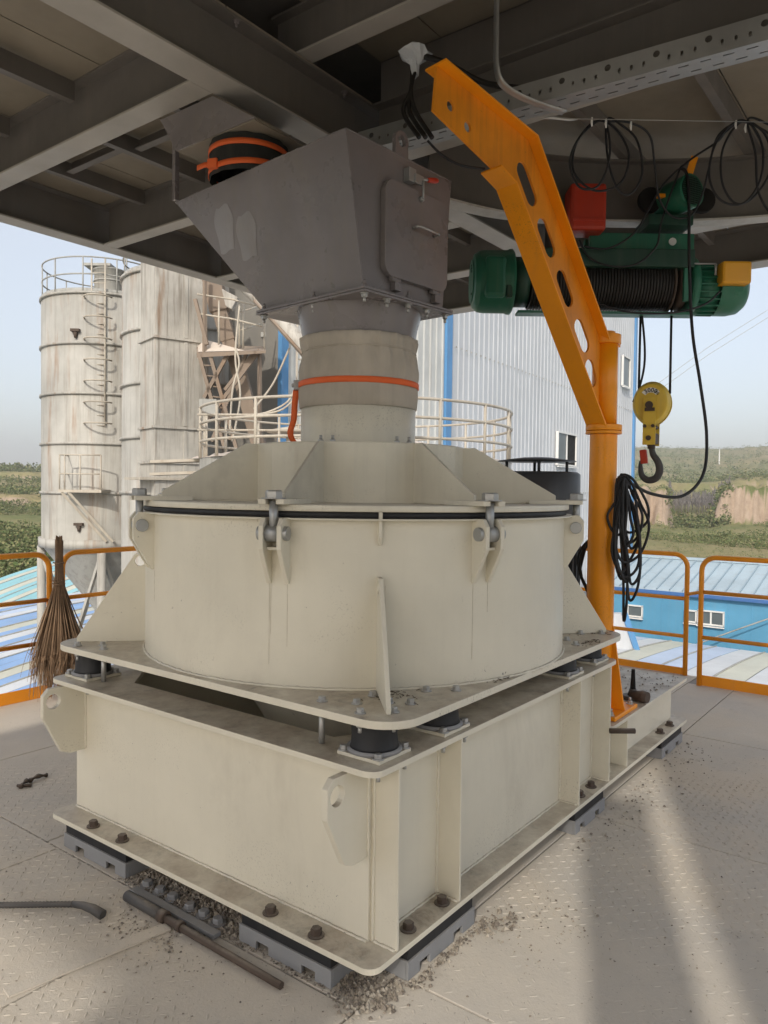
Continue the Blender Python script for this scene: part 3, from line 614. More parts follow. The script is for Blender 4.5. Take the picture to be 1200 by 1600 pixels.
# spilled grit along the hopper's top edge
def gravel(name, label, zones, parent=None, mat='gravel', kind='stuff'):
    b = MB()
    for n, fn, (s0, s1) in zones:
        for _ in range(n):
            p_ = fn()
            if p_ is None: continue
            x, y, z = p_; s_ = s0 + (s1 - s0) * random.random() ** 2.2
            vs = []
            for q in ((1, 0, 0), (-1, 0, 0), (0, 1, 0), (0, -1, 0), (0, 0, 1), (0, 0, -.5)):
                k = s_ * random.uniform(.65, 1.15); vs.append((q[0] * k, q[1] * k, q[2] * k * .8))
            a = random.random() * 6.28; ca, sa = math.cos(a), math.sin(a); tlt = random.uniform(-.5, .5)
            vs = [(x + ca * u - sa * v_, y + sa * u + ca * v_, z + s_ * .35 + t + tlt * u * .5) for u, v_, t in vs]
            b.add(vs, [(0, 2, 4), (2, 1, 4), (1, 3, 4), (3, 0, 4), (2, 0, 5), (1, 2, 5), (3, 1, 5), (0, 3, 5)])
    o = b.build(name, mat, parent, kind=kind, recalc=False)
    if label: tag(o, label, 'gravel')
    return o
g_ = random.gauss; U = random.uniform
gravel('spilled_grit', None, [(260, lambda: tuple(hl(-.345 + U(0, .03), U(.1, .95), 3.034)), (.003, .009)), (40, lambda: tuple(hl(U(-.3, .1), -.27 + U(0, .03), 3.034)), (.002, .006))], hop)
# ================================================================== MOTOR behind the drum
mo = thing('drive_motor', 'dark grey vertical electric motor with round rain hood behind the drum', 'motor', (2.73, .82, .39))
MX, MY = 2.73, .82
MB().lathe([(0, 1.69), (.255, 1.69), (.275, 1.675), (.277, 1.30), (.26, 1.29), (.25, .55), (.33, .54), (.33, .39)], (MX, MY), 48).build('motor_body', 'motor_grey', mo)
for i in range(36):
    a = R(10 * i); u = V((math.cos(a), math.sin(a), 0)); MB().obox(V((MX, MY, .92)) + u * .265, (u, (-u.y, u.x, 0), Z_), (.02, .004, .36)).build('cooling_fin', 'motor_grey', mo)
MB().lathe([(0, 1.782), (.10, 1.782), (.245, 1.762), (.250, 1.757), (.0, 1.757)], (MX, MY), 48).build('rain_hood', 'motor_grey', mo)
for a in (30, 120, 210, 300): MB().cyl((MX + .19 * math.cos(R(a)), MY + .19 * math.sin(R(a)), 1.69), (MX + .19 * math.cos(R(a)), MY + .19 * math.sin(R(a)), 1.765), .010, seg=8).build('hood_leg', 'motor_grey', mo)
# ================================================================== JIB CRANE
jib = thing('jib_crane', 'orange swing jib crane post and perforated cranked arm beside the drum', 'crane', (2.2, .175, .39))
JX, JY = 2.2, .175; JU = V((-.986, .167, 0)); JN = V((-JU.y, JU.x, 0))
MB().box(2.03, 2.372, .018, .345, .3905, .412).build('base_plate', 'orange', jib, .004)
MB().cyl((JX, JY, .412), (JX, JY, 1.875), .0715, seg=40, caps=False).build('post', 'orange', jib)
for dx, dy in ((1, 0), (-1, 0), (0, 1), (0, -1)):
    MB().plate([(.066, 0), (.150, 0), (.140, .03), (.078, .44), (.066, .44)], [], V((JX, JY, .4125)) - V((-dy, dx, 0)) * .006, (dx, dy, 0), Z_, V((-dy, dx, 0)) * .012).build('base_gusset', 'orange', jib, .001)
MB().cyl((JX, JY, 1.876), (JX, JY, 1.892), .094, seg=36).cyl((JX, JY, 1.894), (JX, JY, 1.925), .094, seg=36).build('slewing_collar', 'orange', jib, .003)
MB().cyl((JX, JY, 1.9255), (JX, JY, 2.40), .066, seg=36).build('slewing_sleeve', 'orange', jib)
MB().cyl((JX, JY, 2.352), (JX, JY, 2.402), .080, seg=36).cyl((JX, JY, 2.40), (JX, JY, 2.42), .05, seg=24).build('top_collar', 'orange', jib, .003)
for s_ in (-1, 1):
    q = V((JX, JY, 2.377)) - JU * .09 + JN * .02 * s_; MB().obox(q, (JU, JN, Z_), (.018, .006, .026)).build('clamp_ear', 'orange', jib)
def slot(s0, z0, s1, z1, r_):
    d = V((s1 - s0, z1 - z0, 0)); L = d.length; d.normalize(); n = V((-d.y, d.x, 0)); out = []
    a = math.atan2(d.y, d.x)
    for c, st_ in (((s1, z1), a - math.pi / 2), ((s0, z0), a + math.pi / 2)):
        for i in range(9): t = st_ + math.pi * i / 8; out.append((c[0] + r_ * math.cos(t), c[1] + r_ * math.sin(t)))
    return out
# outline of the web in (reach, height)
webo = [(.050, 2.352), (.720, 3.199), (1.347, 3.299), (1.366, 3.114), (.983, 2.995), (.872, 2.955), (.062, 1.905), (.060, 1.93)]
hl_ = [ring(.022, 16, (1.262, 3.168)), ring(.022, 16, (1.151, 3.118))]
for s0, z0, s1, z1 in ((.764, 3.045, .688, 2.945), (.598, 2.83, .530, 2.74), (.432, 2.62, .366, 2.53), (.268, 2.405, .208, 2.325), (.160, 2.215, .132, 2.155)): hl_.append(slot(s0, z0, s1, z1, .041))
wb = MB().plate(webo, hl_, V((JX, JY, 0)) - JN * .006, JU, Z_, JN * .012).build('arm_web', 'orange_scuffed', jib, .0015)
def strip(P, wd, th, name):
    b = MB(); vs = []
    for i, (s_, z) in enumerate(P):
        d0 = V((P[min(i + 1, len(P) - 1)][0] - P[max(i - 1, 0)][0], P[min(i + 1, len(P) - 1)][1] - P[max(i - 1, 0)][1], 0)).normalized()
        c = V((JX, JY, 0)) + JU * s_ + Z_ * z; nn = (JU * (-d0.y) + Z_ * d0.x)
        vs += [c - JN * wd, c + JN * wd, c + JN * wd + nn * th, c - JN * wd + nn * th]
    fs = []
    for i in range(len(P) - 1): fs += [(4 * i + k, 4 * i + (k + 1) % 4, 4 * i + 4 + (k + 1) % 4, 4 * i + 4 + k) for k in range(4)]
    fs += [(3, 2, 1, 0), tuple(len(vs) - 4 + k for k in range(4))]
    return b.add(vs, fs).build(name, 'orange', jib, .0015)
strip([(.052, 2.356), (.720, 3.2005), (1.352, 3.3005)], .058, .010, 'upper_flange')
strip([(.985, 2.986), (.872, 2.9445), (.062, 1.895)][::-1], .058, .010, 'lower_flange')
bolts('bolt', BZN, [(2.06, .05, .4125), (2.34, .05, .4125), (2.06, .31, .4125), (2.34, .31, .4125)], jib)
# ================================================================== CABLE TRAY, MONORAIL
tr = thing('cable_tray', 'galvanised perforated cable tray hung under the overhead platform', 'cable tray', (1.40, .1, 3.3))
ta, tb = V((1.30, 1.16, 3.30)), V((1.50, -1.20, 3.30)); td = (tb - ta).normalized(); tn = V((-td.y, td.x, 0)); tn = tn if tn.x > 0 else -tn; TL = (tb - ta).length
ho = []
for i in range(int(TL / .05)):
    c = .03 + i * .05
    if i % 4 == 1: ho.append(ring(.014, 10, (c, .066)))
    else: ho.append(slot(c, .034, c, .046, .0055))
MB().plate([(0, 0), (TL, 0), (TL, .10), (0, .10)], ho, ta, td, Z_, tn * .003).build('tray_side', 'galvanised', tr)
MB().plate([(0, 0), (TL, 0), (TL, .10), (0, .10)], [], ta + tn * .117, td, Z_, tn * .003).build('tray_side', 'galvanised', tr)
ho = []
for i in range(int(TL / .085)):
    for r_ in (.030, .085): c = .05 + i * .085 + (.04 if r_ > .05 else 0); ho.append(slot(c - .018, r_, c + .018, r_, .004))
MB().plate([(0, .0032), (TL, .0032), (TL, .1168), (0, .1168)], ho, ta, td, tn, Z_ * .003).build('tray_bottom', 'galvanised', tr)
cp = [ta + td * TL * t + tn * (.05 + .02 * math.sin(7 * t)) + Z_ * (.02 + .005 * math.sin(19 * t)) for t in [i / 24 for i in range(25)]]
cb = thing('tray_cables', 'black cables lying in the galvanised tray', 'cable', (1.40, .1, 3.3)); MB().tube(cp, .012, 8).build('cable', 'rope', cb); MB().tube([p_ + tn * .03 for p_ in cp], .010, 8).build('cable', 'rope', cb)
bk = thing('tray_bracket', 'bent perforated steel strap hanging beside the orange arm tip', 'bracket', (1.30, .3, 3.3))
bp = spline([(1.12, .26, 3.70), (1.12, .26, 3.50), (1.125, .258, 3.36), (1.16, .24, 3.295), (1.28, .19, 3.272), (1.46, .10, 3.262)], 6)
ribbon(bp, (.012, .018, 0), .004, 'strap', 'galvanised', bk)
mr = thing('monorail_beam', 'curved dark monorail beam with pale worn lower flange carrying the hoist', 'monorail', (2.7, .46, 3.2))
rp = spline([(1.80, 1.06, 3.2), (1.965, 1.011, 3.2), (2.307, .845, 3.2), (2.736, .463, 3.2), (3.057, .006, 3.2), (3.248, -.40, 3.2), (3.36, -.85, 3.2), (3.42, -1.4, 3.2)], 10)
def sweep(P, prof, name, mat, parent):
    vs = []; k = len(prof)
    for i, p_ in enumerate(P):
        d = (P[min(i + 1, len(P) - 1)] - P[max(i - 1, 0)]).normalized(); n = V((-d.y, d.x, 0))
        vs += [p_ + n * a + Z_ * b_ for a, b_ in prof]
    fs = [(i * k + j, i * k + (j + 1) % k, (i + 1) * k + (j + 1) % k, (i + 1) * k + j) for i in range(len(P) - 1) for j in range(k)] + [tuple(reversed(range(k))), tuple(range(len(vs) - k, len(vs)))]
    return MB().add(vs, fs).build(name, mat, parent)
sweep(rp, [(-.055, 0), (.055, 0), (.055, .012), (-.055, .012)], 'lower_flange', 'beam_pale', mr)
sweep(rp, [(-.005, .0122), (.005, .0122), (.005, .36), (-.005, .36)], 'web', 'beam_grey', mr)
sweep(rp, [(-.055, .3602), (.055, .3602), (.055, .372), (-.055, .372)], 'upper_flange', 'beam_grey', mr)
# ================================================================== ROPE HOIST
hs = thing('rope_hoist', 'green electric wire rope hoist hanging from the curved monorail', 'hoist', (2.62, .42, 2.8))
HA = RH; HB = -FH                                  # along the drum, and towards the deck entrance
HC = V((2.735, 0.374, 2.826)); HC.z += .0
K = .003866
def hh(px, py, b=0.0): return HC + HA * ((px - 950) * K) + HB * b + Z_ * ((443 - py) * K)
def hcyl(b, x0, x1, r0, r1=None, y=443, seg=36, dep=0.0): return b.cyl(hh(x0, y, dep), hh(x1, y, dep), r0 * K, (r1 if r1 else r0) * K, seg)
# gearbox cover: rounded drum with a raised front bulge
b = MB(); prf = [(737, 8), (736, 30), (739, 41), (746, 46), (756, 47.5), (790, 47.5), (792, 49), (797, 49.5), (799, 47)]
for (xa, ra), (xb, rb) in zip(prf, prf[1:]): b.cyl(hh(xa, 443), hh(xb, 443), ra * K, rb * K, 48, False)
hcyl(b, 735.5, 737.2, 33); gb = b.build('gearbox_cover', 'green', hs)
MB().obox(hh(768, 446, .150), (HA, HB, Z_), (.062, .038, .118)).build('gearbox_bulge', 'green', gb, .022)
MB().obox(hh(789, 468, .158), (HA, HB, Z_), (.016, .018, .036)).build('vent_recess', 'green_dark', gb, .004)
for i, (z, w_) in enumerate(((.085, .012), (.066, .016), (.050, .010), (-.085, .008))):
    MB().obox(hh(735.2, 443) + Z_ * z + HB * (.035 + .004 * i), (HA, HB, Z_), (.0025, w_, .0045)).build('cast_mark', 'green_dark', gb)
b = MB(); hcyl(b, 799, 822, 38); b.build('coupling', 'green_dark', hs)
rd = MB(); prf = []
for i in range(47):
    x = 824 + i * 4.6; prf += [(x, 36.5), (x + 1.1, 38.6), (x + 3.2, 38.6), (x + 4.3, 36.5)]
for (xa, ra), (xb, rb) in zip(prf, prf[1:]): rd.cyl(hh(xa, 446), hh(xb, 446), ra * K, rb * K, 28, False)
rd.build('rope_drum', 'rope', hs)
b = MB(); hcyl(b, 1040, 1043, 41, None, 446); hcyl(b, 1050, 1062, 36, 38, 446); b.build('rope_guide', 'rusty', hs)
MB().obox(hh(1056, 452, .15), (HA, HB, Z_), (.014, .012, .105)).build('guide_bracket', 'green', hs, .003)
MB().obox(hh(945, 416, .01), (HA, HB, Z_), (.47, .17, .052)).build('frame_side', 'green_dark', hs, .006)
MB().obox(hh(943, 493, .04), (HA, HB, Z_), (.53, .05, .008)).build('tie_plate', 'green', hs, .002)
MB().obox(hh(995, 387, .06), (HA, HB, Z_), (.31, .02, .062)).obox(hh(995, 387, -.06), (HA, HB, Z_), (.31, .02, .062)).build('suspension_plate', 'green', hs, .006)
b = MB(); b.cyl(hh(1041, 384, .075), hh(1041, 384, .088), .022, seg=20); b.build('pin_cap', 'label_white', hs)
b = MB(); hcyl(b, 1066, 1078, 45, None, 448); b.build('end_flange', 'green', hs)
b = MB(); hcyl(b, 1078, 1116, 34, None, 452); mt_ = b.build('hoist_motor', 'green', hs)
for i in range(22):
    a = R(360 / 22 * i); u = HB * math.cos(a) + Z_ * math.sin(a)
    MB().obox(hh(1096, 452) + u * (36 * K), (HA, u, HA.cross(u)), (.068, .013, .0035)).build('cooling_fin', 'green', mt_)
b = MB(); prf = [(1112, 39), (1135, 39), (1150, 36), (1158, 29), (1162, 18), (1163, 2)]
for (xa, ra), (xb, rb) in zip(prf, prf[1:]): b.cyl(hh(xa, 452), hh(xb, 452), ra * K, rb * K, 40, False)
b.build('motor_cowl', 'green', hs)
MB().obox(hh(1127, 438, .165), (HA, HB, Z_), (.085, .045, .065)).build('limit_switch_box', 'box_yellow', hs, .014)
MB().tube([hh(915, 424, .175), hh(1098, 424, .175)], .005, 6).tube([hh(1098, 424, .175), hh(1099, 440, .165)], .007, 6).build('limit_rod', 'bolt_zinc', hs)
MB().obox(hh(905, 341, .10), (HA, HB, Z_), (.105, .085, .135)).build('control_box', 'red', hs, .02)
MB().obox(hh(905, 362, .19), (HA, HB, Z_), (.09, .006, .008)).build('control_box_rib', 'red', hs, .002)
# trolley on the rail
tm = MB().cyl(hh(1030, 322, .02), hh(1056, 319, .215), .098, seg=32).build('trolley_motor', 'green', hs, .006)
g2 = hh(1056, 319, .216); ax = (hh(1056, 319, .215) - hh(1030, 322, .02)).normalized(); sx_ = ax.cross(Z_).normalized(); sz_ = sx_.cross(ax)
b = MB()
for i in range(-6, 7):
    L = math.sqrt(max(0, .082 ** 2 - (i * .0125) ** 2)); b.beam(g2 + sx_ * i * .0125 - sz_ * L, g2 + sx_ * i * .0125 + sz_ * L, .003, .004, ax); b.beam(g2 + sz_ * i * .0125 - sx_ * L + ax * .003, g2 + sz_ * i * .0125 + sx_ * L + ax * .003, .003, .004, ax)
b.build('fan_grille', 'green_dark', tm)
MB().cyl(g2 - ax * .0008, g2 + ax * .0004, .083, seg=28).build('fan_shade_disc', 'void', tm)  # near-black disc painted in for the shade behind the grille
MB().obox(hh(1030, 358, .05), (HA, HB, Z_), (.13, .12, .030)).build('trolley_plate', 'green_dark', hs, .004)
for px, bb in ((1005, -.085), (1085, -.085), (1005, .085), (1085, .085)): MB().cyl(hh(px, 322, bb - .018), hh(px, 322, bb + .018), .072, seg=28).build('trolley_wheel', 'void', hs, .004)
MB().beam(hh(1042, 338, .16), hh(1060, 268, .20), .04, .008, HB).beam(hh(1010, 322, .15), hh(1044, 322, .15), .03, .02).build('cable_arm', 'orange', hs, .001)
# hook block with its ropes
hk = thing('hook_block', 'yellow three-tonne hook block with black hook hanging on wire ropes', 'hook', (2.78, .105, 1.66))
KC = V((2.834, 0.125, 2.094)); kn = (HB * .88 - HA * .47).normalized(); ks = Z_.cross(kn).normalized(); ks = ks if ks.dot(HA) > 0 else -ks
def kk(a, z, n=0): return KC + ks * a + Z_ * z + kn * n
def shell(n0, n1, s0, s1):
    b = MB(); vs = []; N = 40
    for n, s_ in ((n0, s0), (n1, s1)):
        for i in range(N):
            t = 2 * math.pi * i / N; rx, rz = .112 * s_, .135 * s_; z = math.sin(t) * rz; taper = 1 - .18 * max(0, -math.sin(t)) ** 2
            vs.append(kk(math.cos(t) * rx * taper, z, n))
    return b.add(vs, [(i, (i + 1) % N, N + (i + 1) % N, N + i) for i in range(N)] + [tuple(reversed(range(N))), tuple(range(N, 2 * N))])
shell(.022, .070, 1.0, .84).build('side_cheek', 'hook_yellow', hk, .006); shell(-.022, -.070, 1.0, .84).build('side_cheek', 'hook_yellow', hk, .006)
shell(-.0215, .0215, .90, .90).build('sheave', 'void', hk)
for n in (.078, -.078):
    MB().plate([(-.038, .035), (.034, .035), (.034, -.245), (-.038, -.245)], [], kk(0, 0, n), ks, Z_, kn * .008).build('yoke_plate', 'hook_yellow', hk, .002)
MB().cyl(kk(-.004, -.012, .075), kk(-.004, -.012, .098), .022, seg=18).cyl(kk(-.004, -.205, .075), kk(-.004, -.205, .095), .015, seg=14).obox(kk(0, -.038, .09), (ks, Z_, kn), (.028, .010, .004)).build('axle_pin', 'rusty', hk)
for a in (-.026, .020): MB().cyl(kk(a, -.135, -.10), kk(a, -.135, .10), .010, seg=10).build('yoke_bolt', 'rusty', hk)
MB().obox(kk(0, -.205, 0), (ks, Z_, kn), (.032, .03, .074)).cyl(kk(0, -.235, 0), kk(0, -.265, 0), .022, seg=16).build('crosshead', 'rusty', hk, .003)
hp_ = spline([kk(0, -.255), kk(.012, -.30), kk(.040, -.345), kk(.050, -.395), kk(.030, -.440), kk(-.015, -.452), kk(-.050, -.425), kk(-.060, -.375), kk(-.058, -.335)], 6)
hr = [.016 + .007 * math.sin(math.pi * i / (len(hp_) - 1)) - (.008 * (i / (len(hp_) - 1)) ** 3) for i in range(len(hp_))]
MB().tube(hp_, hr, 14).build('hook', 'rebar', hk)
MB().obox(kk(-.042, -.312, 0), (ks + Z_ * .12, Z_ - ks * .12, kn), (.020, .042, .018)).build('safety_latch', 'red', hk, .005)
lab = [(.062 * math.cos(t) * 1.0, .065 * math.sin(t) + .022) for t in [R(35 + 110 * i / 12) for i in range(13)]] + [(.036 * math.cos(t), .036 * math.sin(t) + .022) for t in [R(145 - 110 * i / 12) for i in range(13)]]
MB().plate(lab, [], kk(0, .005, .0705), ks, Z_, kn * .001).build('capacity_label', 'label_white', hk)
def letters(txt, size, o, u, v_, n, mat, parent, name):
    c = bpy.data.curves.new(name, 'FONT'); c.body = txt; c.size = size; c.align_x = 'CENTER'; c.extrude = .0004; c.offset = .0006
    t = bpy.data.objects.new('tmp', c); COL.objects.link(t); bpy.context.view_layer.update()
    me = bpy.data.meshes.new_from_object(t.evaluated_get(bpy.context.evaluated_depsgraph_get())); bpy.data.objects.remove(t)
    me.materials.clear(); me.materials.append(M[mat])
    mm = Matrix((V(u), V(v_), V(n))).transposed().to_4x4(); mm.translation = V(o)
    return link(name, me, parent, mtx=mm)
for i, c_ in enumerate('3000'):
    t = R(122 - 22 * i); letters(c_, .034, kk(.0395 * math.cos(t), .0395 * math.sin(t) + .027, .0722), ks * math.sin(t) - Z_ * math.cos(t), ks * math.cos(t) + Z_ * math.sin(t), kn, 'ink', hk, 'capacity_lettering')
letters('KG', .018, kk(.0430 * math.cos(R(42)), .043 * math.sin(R(42)) + .027, .0722), ks * math.sin(R(42)) - Z_ * math.cos(R(42)), ks * math.cos(R(42)) + Z_ * math.sin(R(42)), kn, 'ink', hk, 'capacity_lettering')
MB().tube([hh(1047, 470, .03), kk(.098, .06, .0)], .0075, 6).build('wire_rope', 'rope', hk)
MB().tube([hh(1000, 486, .02), kk(-.080, .10, 0)], .0075, 6).tube(spline([hh(1001, 490, .03), (2.832, 0.178, 2.449), (2.817, 0.174, 2.313), (2.797, 0.195, 2.186), (2.775, 0.220, 2.109)], 6), .007, 6).build('wire_rope', 'rope', hk)
# ================================================================== LOOSE CABLES
def cable(label, P, r_=.009, mat='rope', n=10, name='cable'):
    o = MB().tube(spline(P, n), r_, 7).build(name, mat); return tag(o, label, 'cable')
cable('black pendant cable falling from the hoist trolley to the coil on the orange post', [(2.750, -0.031, 3.424), (2.765, -0.071, 3.337), (2.751, -0.094, 2.842), (2.746, -0.121, 2.476), (2.757, -0.167, 2.185), (2.764, -0.206, 1.895), (2.695, -0.209, 1.670), (2.572, -0.136, 1.551), (2.373, -0.038, 1.559), (2.222, 0.032, 1.616), (2.132, 0.051, 1.651)], .009, 'rubber')
cable('black cable looped under the hoist from the yellow box to the gearbox', [(2.951, -0.213, 2.741), (2.872, -0.147, 2.657), (2.739, -0.007, 2.602), (2.595, 0.184, 2.602), (2.515, 0.325, 2.649), (2.460, 0.400, 2.707)], .006, 'rubber')
cable('black cable drooping from the red box up to the trolley arm', [(2.442, 0.438, 3.021), (2.474, 0.391, 2.922), (2.532, 0.279, 2.866), (2.601, 0.155, 2.876), (2.659, 0.067, 2.973), (2.676, 0.050, 3.094), (2.707, 0.016, 3.248), (2.748, -0.028, 3.413)], .0058, 'rubber')
cable('thin black cable running slack from the red box across the green plate to the trolley', [(2.448, 0.412, 2.981), (2.522, 0.297, 2.968), (2.603, 0.178, 3.052), (2.650, 0.106, 3.196), (2.697, 0.051, 3.325), (2.743, -0.023, 3.417)], .0058, 'rubber')
cable('black cable dropping from the wire on the left and round the trolley motor', [(2.062, 0.133, 3.463), (2.182, 0.059, 3.482), (2.342, 0.012, 3.464), (2.509, 0.036, 3.366), (2.623, 0.044, 3.228), (2.707, -0.004, 3.142), (2.768, -0.085, 3.144), (2.797, -0.135, 3.243), (2.688, -0.201, 3.352), (2.505, -0.287, 3.435), (2.404, -0.402, 3.447)], .006, 'rubber')
cable('black cable bowed between the right loops and the trolley arm', [(2.729, -0.037, 3.416), (2.642, -0.137, 3.421), (2.558, -0.274, 3.435), (2.428, -0.352, 3.422), (2.391, -0.435, 3.433), (2.436, -0.530, 3.377), (2.503, -0.622, 3.298)], .006, 'rubber')
cable('black cable sagging behind the arm from the tray end', [(1.041, 0.551, 3.101), (1.077, 0.500, 3.040), (1.136, 0.437, 3.000), (1.235, 0.374, 3.002)], .0058, 'rubber')
def festoon(label, top, loops, d):
    t = thing('cable_bundle', label, 'cable', top)
    for P in loops: MB().tube(spline(P, 10, True), .0058, 7, True).build('cable_loop', 'rubber', t)
festoon('black cable loops hung on the wire left of the hoist', (1.955, 0.107, 3.427), [
    [(1.941, 0.125, 3.420), (1.876, 0.206, 3.333), (1.845, 0.241, 3.205), (1.872, 0.200, 3.087), (1.930, 0.123, 3.095), (1.965, 0.084, 3.239), (1.963, 0.093, 3.367)],
    [(1.980, 0.107, 3.431), (1.981, 0.097, 3.232), (2.008, 0.054, 3.088), (2.046, 0.002, 3.063), (2.083, -0.041, 3.170), (2.070, -0.016, 3.330), (2.022, 0.050, 3.409)],
    [(1.964, 0.161, 3.433), (1.904, 0.235, 3.319), (1.896, 0.239, 3.174), (1.959, 0.151, 3.085), (2.038, 0.050, 3.128), (2.063, 0.023, 3.274), (2.022, 0.083, 3.402)]], 3.8)
festoon('black cable loops hung on the wire right of the hoist', (2.360, -0.427, 3.429), [
    [(2.350, -0.415, 3.423), (2.287, -0.336, 3.310), (2.265, -0.315, 3.150), (2.296, -0.362, 3.032), (2.363, -0.451, 3.014), (2.415, -0.515, 3.121), (2.429, -0.525, 3.281), (2.398, -0.479, 3.401)],
    [(2.413, -0.430, 3.443), (2.352, -0.357, 3.312), (2.346, -0.357, 3.135), (2.387, -0.416, 3.029), (2.446, -0.492, 3.072), (2.497, -0.552, 3.219), (2.480, -0.522, 3.379)],
    [(2.385, -0.460, 3.430), (2.406, -0.495, 3.264), (2.412, -0.513, 3.073), (2.459, -0.580, 2.962), (2.518, -0.653, 3.075), (2.503, -0.621, 3.330), (2.437, -0.529, 3.418)]], 3.8)
wr = thing('tension_wire', 'thin steel wire stretched across with turnbuckle and cable clips', 'wire', (1.676, 0.138, 3.324))
MB().tube([(1.433, 0.207, 3.255), (2.619, -0.686, 3.445)], .0018, 5).build('wire', 'bolt_zinc', wr)
MB().tube([(1.447, 0.198, 3.257), (1.477, 0.175, 3.266), (1.563, 0.120, 3.275), (1.594, 0.096, 3.281)], [.003, .007, .007, .003], 8).build('turnbuckle', 'bolt_zinc', wr)
for p_ in ((1.683, 0.062, 3.297), (1.743, 0.017, 3.301), (1.833, -0.070, 3.300), (2.307, -0.425, 3.390), (2.346, -0.461, 3.377)): MB().tube([V(p_) + Z_ * .02, V(p_) + V((.004, .004, 0)), V(p_) - Z_ * .022], [.004, .006, .003], 6).build('clip', 'label_white', wr)
co = thing('cable_coil', 'bundle of black cable hung in long loops on the orange crane post', 'cable', (2.28, .08, 1.65))
top = V((2.152, 0.058, 1.644))
for i in range(13):
    wd, dp, off = random.choice((6, 12, 20, 30, 42)) + U(-3, 3), U(80, 228), U(-8, 10); sw = U(-12, 12)
    f = lambda px, py: top + RH * ((px + U(-3, 3)) * .00334) - Z_ * ((py + U(-6, 6)) * .00334) + FH * U(-.03, .03)
    MB().tube(spline([f(0, 0), f(-2 + off * .3, dp * .3), f(-3 + off + sw, dp * .72), f(wd * .3 + sw, dp), f(wd * .9 + sw * .5, dp * .88), f(wd + off * .3, dp * .6), f(wd * .75, dp * .3), f(wd * .28, dp * .07)], 8, True), .0072, 7, True).build('cable_loop', 'rubber', co)
for i in range(4):
    f = lambda px, py: V((2.280, 0.271, 1.314)) + RH * (px * .0035) - Z_ * (py * .0035) + FH * U(-.02, .02)
    MB().tube(spline([f(4, 2), f(-6 - 2 * i, 14), f(-12 - 2 * i, 34), f(-13 - i, 56), f(-6, 76), f(4, 84 + 3 * i), f(12, 70), f(14, 40), f(11, 12)], 8, True), .0072, 7, True).build('cable_loop', 'rubber', co)
bg_ = thing('wrapped_cable_head', 'black cables wrapped in clear film beside the orange arm tip', 'cable', (1.224, 0.749, 3.623))
b = MB(); vs = []
for i, (py, r_) in enumerate(((74, .012), (78, .055), (84, .075), (92, .05), (100, .022), (118, .018))):
    for k in range(14):
        t = k * math.pi / 7; rr = r_ * U(.75, 1.25); vs.append(V((1.221, 0.754, 3.623)) + RH * math.cos(t) * rr + FH * math.sin(t) * rr + Z_ * ((85 - py) * .003 + .010 * math.sin(3 * t)))
b.add(vs, [(j * 14 + k, j * 14 + (k + 1) % 14, j * 14 + 14 + (k + 1) % 14, j * 14 + 14 + k) for j in range(5) for k in range(14)]); b.build('film_wrap', 'plastic_film', bg_)
for q in range(3): MB().tube(spline([V((1.220, 0.753, 3.593)) + RH * .012 * (q - 1), (1.207, 0.764, 3.457), V((1.202, 0.766, 3.351)) + RH * .03 * (q - 1), V((1.186, 0.697, 3.207)) + RH * .03 * q], 8), .011, 7).build('cable', 'rope', bg_)
MB().tube(spline([(1.233, 0.737, 3.621), (1.272, 0.600, 3.552), (1.423, 0.480, 3.491), (1.681, 0.308, 3.517)], 8), .014, 7).build('cable', 'rope', bg_)
# ================================================================== RAILINGS
def railing(label, p0, p1, h=1.06, mids=(.72, .405), toe=.088, ends=(True, True)):
    p0, p1 = V((*p0, 0)), V((*p1, 0)); d = (p1 - p0).normalized(); L = (p1 - p0).length
    t = thing('guard_rail', label, 'railing', (p0 + p1) / 2, 'orange guard rails round the deck')
    r_ = .11; f = lambda a, z: p0 + d * a + Z_ * z
    P = [f(0, 0)] + [f(r_ - r_ * math.cos(R(q)), h - r_ + r_ * math.sin(R(q))) for q in range(0, 91, 15)] + [f(L - r_ + r_ * math.sin(R(q)), h - r_ + r_ * math.cos(R(q))) for q in range(0, 91, 15)] + [f(L, 0)]
    MB().tube(P, .0205, 14).build('frame_tube', 'rail_orange', t)
    for z in mids: MB().tube([f(.012, z), f(L - .012, z)], .0165, 12).build('mid_rail', 'rail_orange', t)
    k = int(L // 1.25)
    for i in range(1, k + 1):
        if L - 1.25 * i > .3: MB().tube([f(1.25 * i, 0), f(1.25 * i, h - .01)], .019, 12).build('post', 'rail_orange', t)
    if toe: MB().beam(f(.02, toe / 2 + .002), f(L - .02, toe / 2 + .002), .006, toe).build('toe_board', 'rail_orange', t, .001)
    return t
railing('orange guard rail at the far left, left of the broom', (-1.35, 4.0), (1.215, 4.0))
railing('orange guard rail behind the broom, running behind the drum', (1.318, 4.0), (4.7, 4.0))
railing('orange guard rail just right of the crane post', (5.0, 2.95), (5.0, .495), 1.04, (.66, .335), .06)
railing('orange guard rail at the far right edge of the picture', (4.72, .305), (4.72, -2.6), 1.05, (.765, .395), .085)
MB().tube([(4.72, .30, .765), (5.0, .49, .70)], .014, 10).build('link_bar', 'rail_orange', bpy.data.objects['guard_rail.003'])
